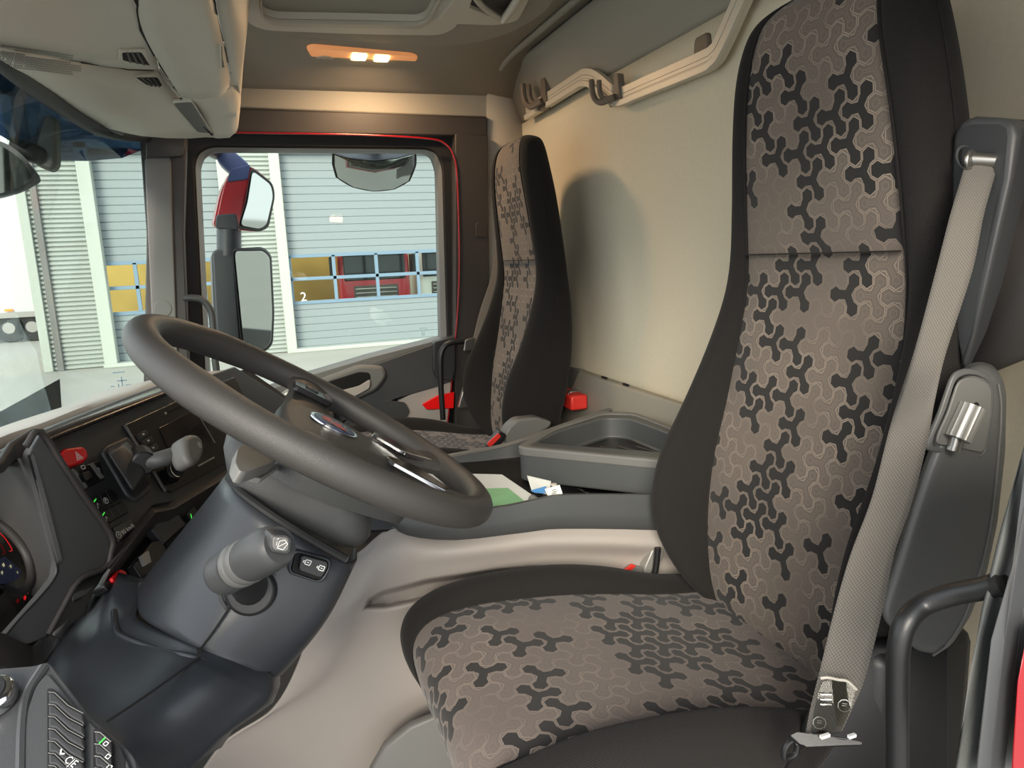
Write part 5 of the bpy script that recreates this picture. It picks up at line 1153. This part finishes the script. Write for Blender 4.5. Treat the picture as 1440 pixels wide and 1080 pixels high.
# centre pad, domed
pad = [(-.100, .030), (-.080, .042), (0, .048), (.080, .042), (.100, .030), (.112, .0), (.104, -.05), (.075, -.115), (.05, -.138), (0, -.145), (-.05, -.138), (-.075, -.115), (-.104, -.05), (-.112, 0)]
k = len(pad); rows = []
for s_, z_ in ((.96, -.05), (1.0, -.03), (1.0, -.014), (.97, -.004), (.9, .002), (.75, .006), (.5, .009), (.25, .010)):
    rows.append(crv([wl(a * s_, (b + .035) * s_ - .035, z_ - .012) for a, b in pad], 4, closed=True))
rows = rows
V = [p for r in rows for p in r]; nc = len(rows[0]); F = [[i * nc + j, i * nc + (j + 1) % nc, (i + 1) * nc + (j + 1) % nc, (i + 1) * nc + j] for i in range(len(rows) - 1) for j in range(nc)] + [list(range((len(rows) - 1) * nc, len(rows) * nc))]
mesh('centre_pad', V, F, 'shroud', sw)
# emblem
ee = Fr(wl(.0, -.016, -.0015), WR, WU)
def ell(rx, ry, n=32, h_=0): return [ee.at(rx * math.cos(2 * math.pi * i / n), ry * math.sin(2 * math.pi * i / n), h_) for i in range(n)]
em = prism('emblem', ell(.031, .031, h_=.002), nn * -.003, 'chrome', sw, .0006, label='round chrome emblem with red and blue centre')
prism('emblem_field', ell(.027, .027, h_=.0026), nn * -.001, mat('emblem_blue', (28, 36, 78), .3), em, 0)
mesh('emblem_head', [ee.at(a * .001, b * .001, .0032) for a, b in ((-14, -6), (-8, 8), (-2, 16), (10, 17), (19, 9), (20, 0), (12, 5), (8, -2), (14, -10), (2, -8), (-6, -14), (-16, -14))], [list(range(12))], mat('emblem_red', (205, 60, 50), .35), em, smooth=False)
stroke('emblem_lines', ee, [[(-.020, -.004), (-.008, .006), (.004, .004), (.012, -.004)], [(-.014, -.016), (0, -.012), (.014, -.016)], [(-.018, .008), (-.006, .018)]], .0018, 'satin', em, .0036)
# switch pod on the right spoke
sp_ = Fr(wl(.135, .012, .006), WR, WU)
for sg in (-1, 1):
    ho = 0 if sg > 0 else -.016
    po = [wl(sg * a, b, .0065 + ho) for a, b in ((.112, .034), (.150, .034), (.168, .02), (.168, -.006), (.155, -.022), (.116, -.022))]
    pd = prism('switch_pod', rnd(po, .006), nn * -.008, 'gloss', sw, .0015)
    prism('pod_button', rnd([wl(sg * a, b, .0085 + ho) for a, b in ((.130, .018), (.148, .018), (.148, .0), (.130, .0))], .004), nn * -.004, 'black', pd, .001)
    prism('pod_key', rnd([wl(sg * a, b, .0078 + ho) for a, b in ((.118, -.010), (.160, -.010), (.156, -.020), (.118, -.020))], .002), nn * -.003, 'dgrey', pd, .0006)
    prism('orange_mark', [wl(sg * a, b, .0072 + ho) for a, b in ((.154, .012), (.158, .012), (.158, .008), (.154, .008))], nn * -.0006, 'ledorange', pd, 0)
    fq = Fr(wl(sg * .137, -.015, .0079 + ho), WR, WU); stroke('pod_symbol', fq, [[(-.012, .002), (-.008, -.002), (-.006, .002)], [(.008, 0), (.014, 0)], [(.008, .002), (.014, .002)]], .0006, 'white', pd, .0002)
# shroud below the wheel
def sect(a, b0, b1, h_, r=.045): return rnd([wl(-a, b0, h_), wl(-a, b1, h_), wl(a, b1, h_), wl(a, b0, h_)], r, 5)
rows = [sect(.060, -.06, .075, -.032), sect(.075, -.085, .085, -.050), sect(.083, -.10, .085, -.070), sect(.086, -.108, .072, -.088), sect(.085, -.106, .060, -.100), sect(.080, -.102, .055, -.106)]
shr = thing('column_shroud', 'grained dark shroud between steering wheel and column cover', 'shroud', wl(0, 0, -.12))
grid('body', rows, 'shroud', shr, closeu=True)
mesh('shroud_top', rows[0], [list(range(len(rows[0])))], 'shroud', shr)
SK = Fr(wl(0, 0, -.036), WR, WU)
plate('side_key', SK, [(347, 621), (392, 642), (385, 650), (347, 664), (337, 662), (331, 650), (335, 630)], .012, 'mgrey', shr, 0, .004, .006, 3)
plate('bright_tab', SK, [(350, 669), (390, 650), (397, 653), (368, 673)], .006, 'silverp', shr, -.012, .001)
# ---------------- door side switch panel in the near left corner
nA = PY(0, 938, .55); nB = PY(190, 1060, .455); nC = PY(0, 1160, .44)
NP_ = Fr(nA, nB - nA, nA - nC)
dsp2 = thing('door_switch_panel', 'near left switch panel with a column of ribbed buttons', 'switch panel', PY(80, 1000, .5))
plate('panel', NP_, [(-60, 950), (0, 940), (50, 936), (68, 930), (128, 1010), (176, 1050), (192, 1068), (196, 1160), (-60, 1160)], .03, 'dgrey', dsp2, 0, .004, .006, 3)
plate('inner_field', NP_, [(38, 1000), (50, 965), (66, 945), (120, 1010), (172, 1058), (184, 1080), (184, 1160), (32, 1160), (33, 1040)], .004, 'dgrey', dsp2, .0028, .0015, .006, 3)
plate('button_bay', NP_, [(66, 968), (74, 968), (119, 1006), (121, 1160), (66, 1160)], .002, 'black', dsp2, .0032, .0004, .002)
plate('button_bay', NP_, [(131, 1025), (140, 1024), (168, 1048), (176, 1066), (176, 1160), (131, 1160)], .002, 'black', dsp2, .0032, .0004, .002)
for k_ in range(8):
    y0 = 973 + k_ * 17.2
    P = [(68, y0), (77, y0 + 1), (96, y0 + 19), (117, y0 + 30), (118, y0 + 45), (97, y0 + 34), (77, y0 + 16), (68, y0 + 15)]
    plate('ribbed_button', NP_, P, .005, 'dash', dsp2, .0075, .0012, 0)
    tube('button_edge', [NP_.px(a_, b_, .0074) for a_, b_ in P[:4]], .0003, 'mgrey', dsp2, 5)
for k_ in range(6):
    y0 = 1029 + k_ * 17
    P = [(133, y0), (141, y0 + 1), (156, y0 + 14), (156, y0 + 29), (141, y0 + 15), (134, y0 + 14)]
    plate('small_button', NP_, P, .004, 'dash', dsp2, .0065, .001, 0)
    tube('button_edge', [NP_.px(a_, b_, .0068) for a_, b_ in P[:3]], .0004, 'mgrey', dsp2, 5)
x, y = NP_.loc(NP_.px(144, 1041, .0068)); stroke('green_light', NP_, [[(x, y - .002), (x, y + .002)]], .001, 'ledgreen', dsp2, .0068)
x, y = NP_.loc(NP_.px(100, 1072, .008)); text('button_text', 'C|E', NP_, x, y, .0062, 'white', dsp2, .0085)
x, y = NP_.loc(NP_.px(87, 1058, .008)); stroke('button_mark', NP_, [[(x - .002, y + .001), (x, y - .001), (x + .002, y)]], .001, 'white', dsp2, .008)
for a_, b_ in ((149, 1046), (152, 1064), (154, 1079)):
    x, y = NP_.loc(NP_.px(a_, b_, .0068)); stroke('button_symbol', NP_, [[(x - .0013, y - .0011), (x + .0013, y - .0011), (x + .0013, y + .0011), (x - .0013, y + .0011), (x - .0013, y - .0011)]], .0005, 'white', dsp2, .007)
tube('panel_ridge', crv([NP_.px(a_, b_, .001) for a_, b_ in ((62, 938), (40, 975), (32, 1020), (30, 1100))], 5), .0035, 'dgrey', dsp2, 8)
kc_ = NP_.px(-8, 988, 0); cyl('rotary_knob', kc_, kc_ + NP_.n * .012, .016, .0145, 'chrome', dsp2, 28, .003, label='chrome rimmed rotary knob')
cyl('knob_cap', kc_ + NP_.n * .012, kc_ + NP_.n * .0128, .0115, .011, 'gloss', dsp2, 24, .0003)

# ================================================================== NEAR DOORWAY
gh = thing('grab_rail', 'thick black grab handle in the driver doorway at the right edge', 'handle', PY(1265, 1100, .35))
hp = crv(Q((1412, 820, .313), (1380, 828, .326), (1340, 836, .342), (1300, 850, .355), (1275, 874, .355), (1264, 910, .355), (1262, 960, .355), (1262, 1020, .355), (1262, 1150, .355)), 6)
tube('bar', hp, .0078, 'black', gh, 20)
tube('end_collar', [hp[0], hp[2]], .0083, 'void', gh, 20)
pl2 = Q((1462, 560, .33), (1438, 610, .325), (1405, 760, .315), (1380, 860, .315), (1358, 950, .31), (1332, 1100, .305), (1600, 1100, .30), (1600, 560, .31))
p_ = prism('trim_13', pl2, (.10, .01, 0), 'pillar', None, .008, 3); struct(p_, 'grey near door pillar at the right edge')
p_ = prism('trim_14', Q((1442, 640, .31), (1425, 780, .305), (1392, 900, .30), (1368, 1100, .295), (1392, 1100, .293), (1414, 900, .297), (1445, 720, .305)), (.02, .004, 0), 'dgrey', None, .003, 2); struct(p_, 'ribbed rubber door seal on the near pillar')
p_ = prism('trim_15', Q((1443, 880, .288), (1428, 960, .286), (1418, 1100, .284), (1600, 1100, .28), (1600, 880, .285)), (.03, .004, 0), 'red', None, .004, 2); struct(p_, 'red painted body edge in the lower right corner')
# near side shell: lining behind the seat, unseen header and pillar limiting daylight
p_ = prism('wall_left', [V3((.60, .20, 0)), V3((1.0, .20, 0)), V3((1.0, .20, ZC)), V3((.62, .20, ZC))], (0, -.04, 0), 'mgrey', None, .004); struct(p_)
p_ = prism('trim_16', [V3((-.75, .16, 1.44)), V3((1.0, .16, 1.44)), V3((1.0, .12, ZC + .01)), V3((-.75, .12, ZC + .01))], (0, -.05, 0), 'mgrey', None, .004); struct(p_, 'unseen header above the open driver door, set low to shade the cab')  # out of view, set low to darken the upper back wall
p_ = prism('trim_17', [V3((-.78, .16, 0)), V3((-.44, .16, 0)), V3((-.50, .16, ZC)), V3((-.78, .16, ZC))], (0, -.05, 0), 'pillar', None, .004); struct(p_, 'unseen front pillar of the open driver doorway, added to shade the dash')  # out of view, added to narrow the doorway and darken the dash
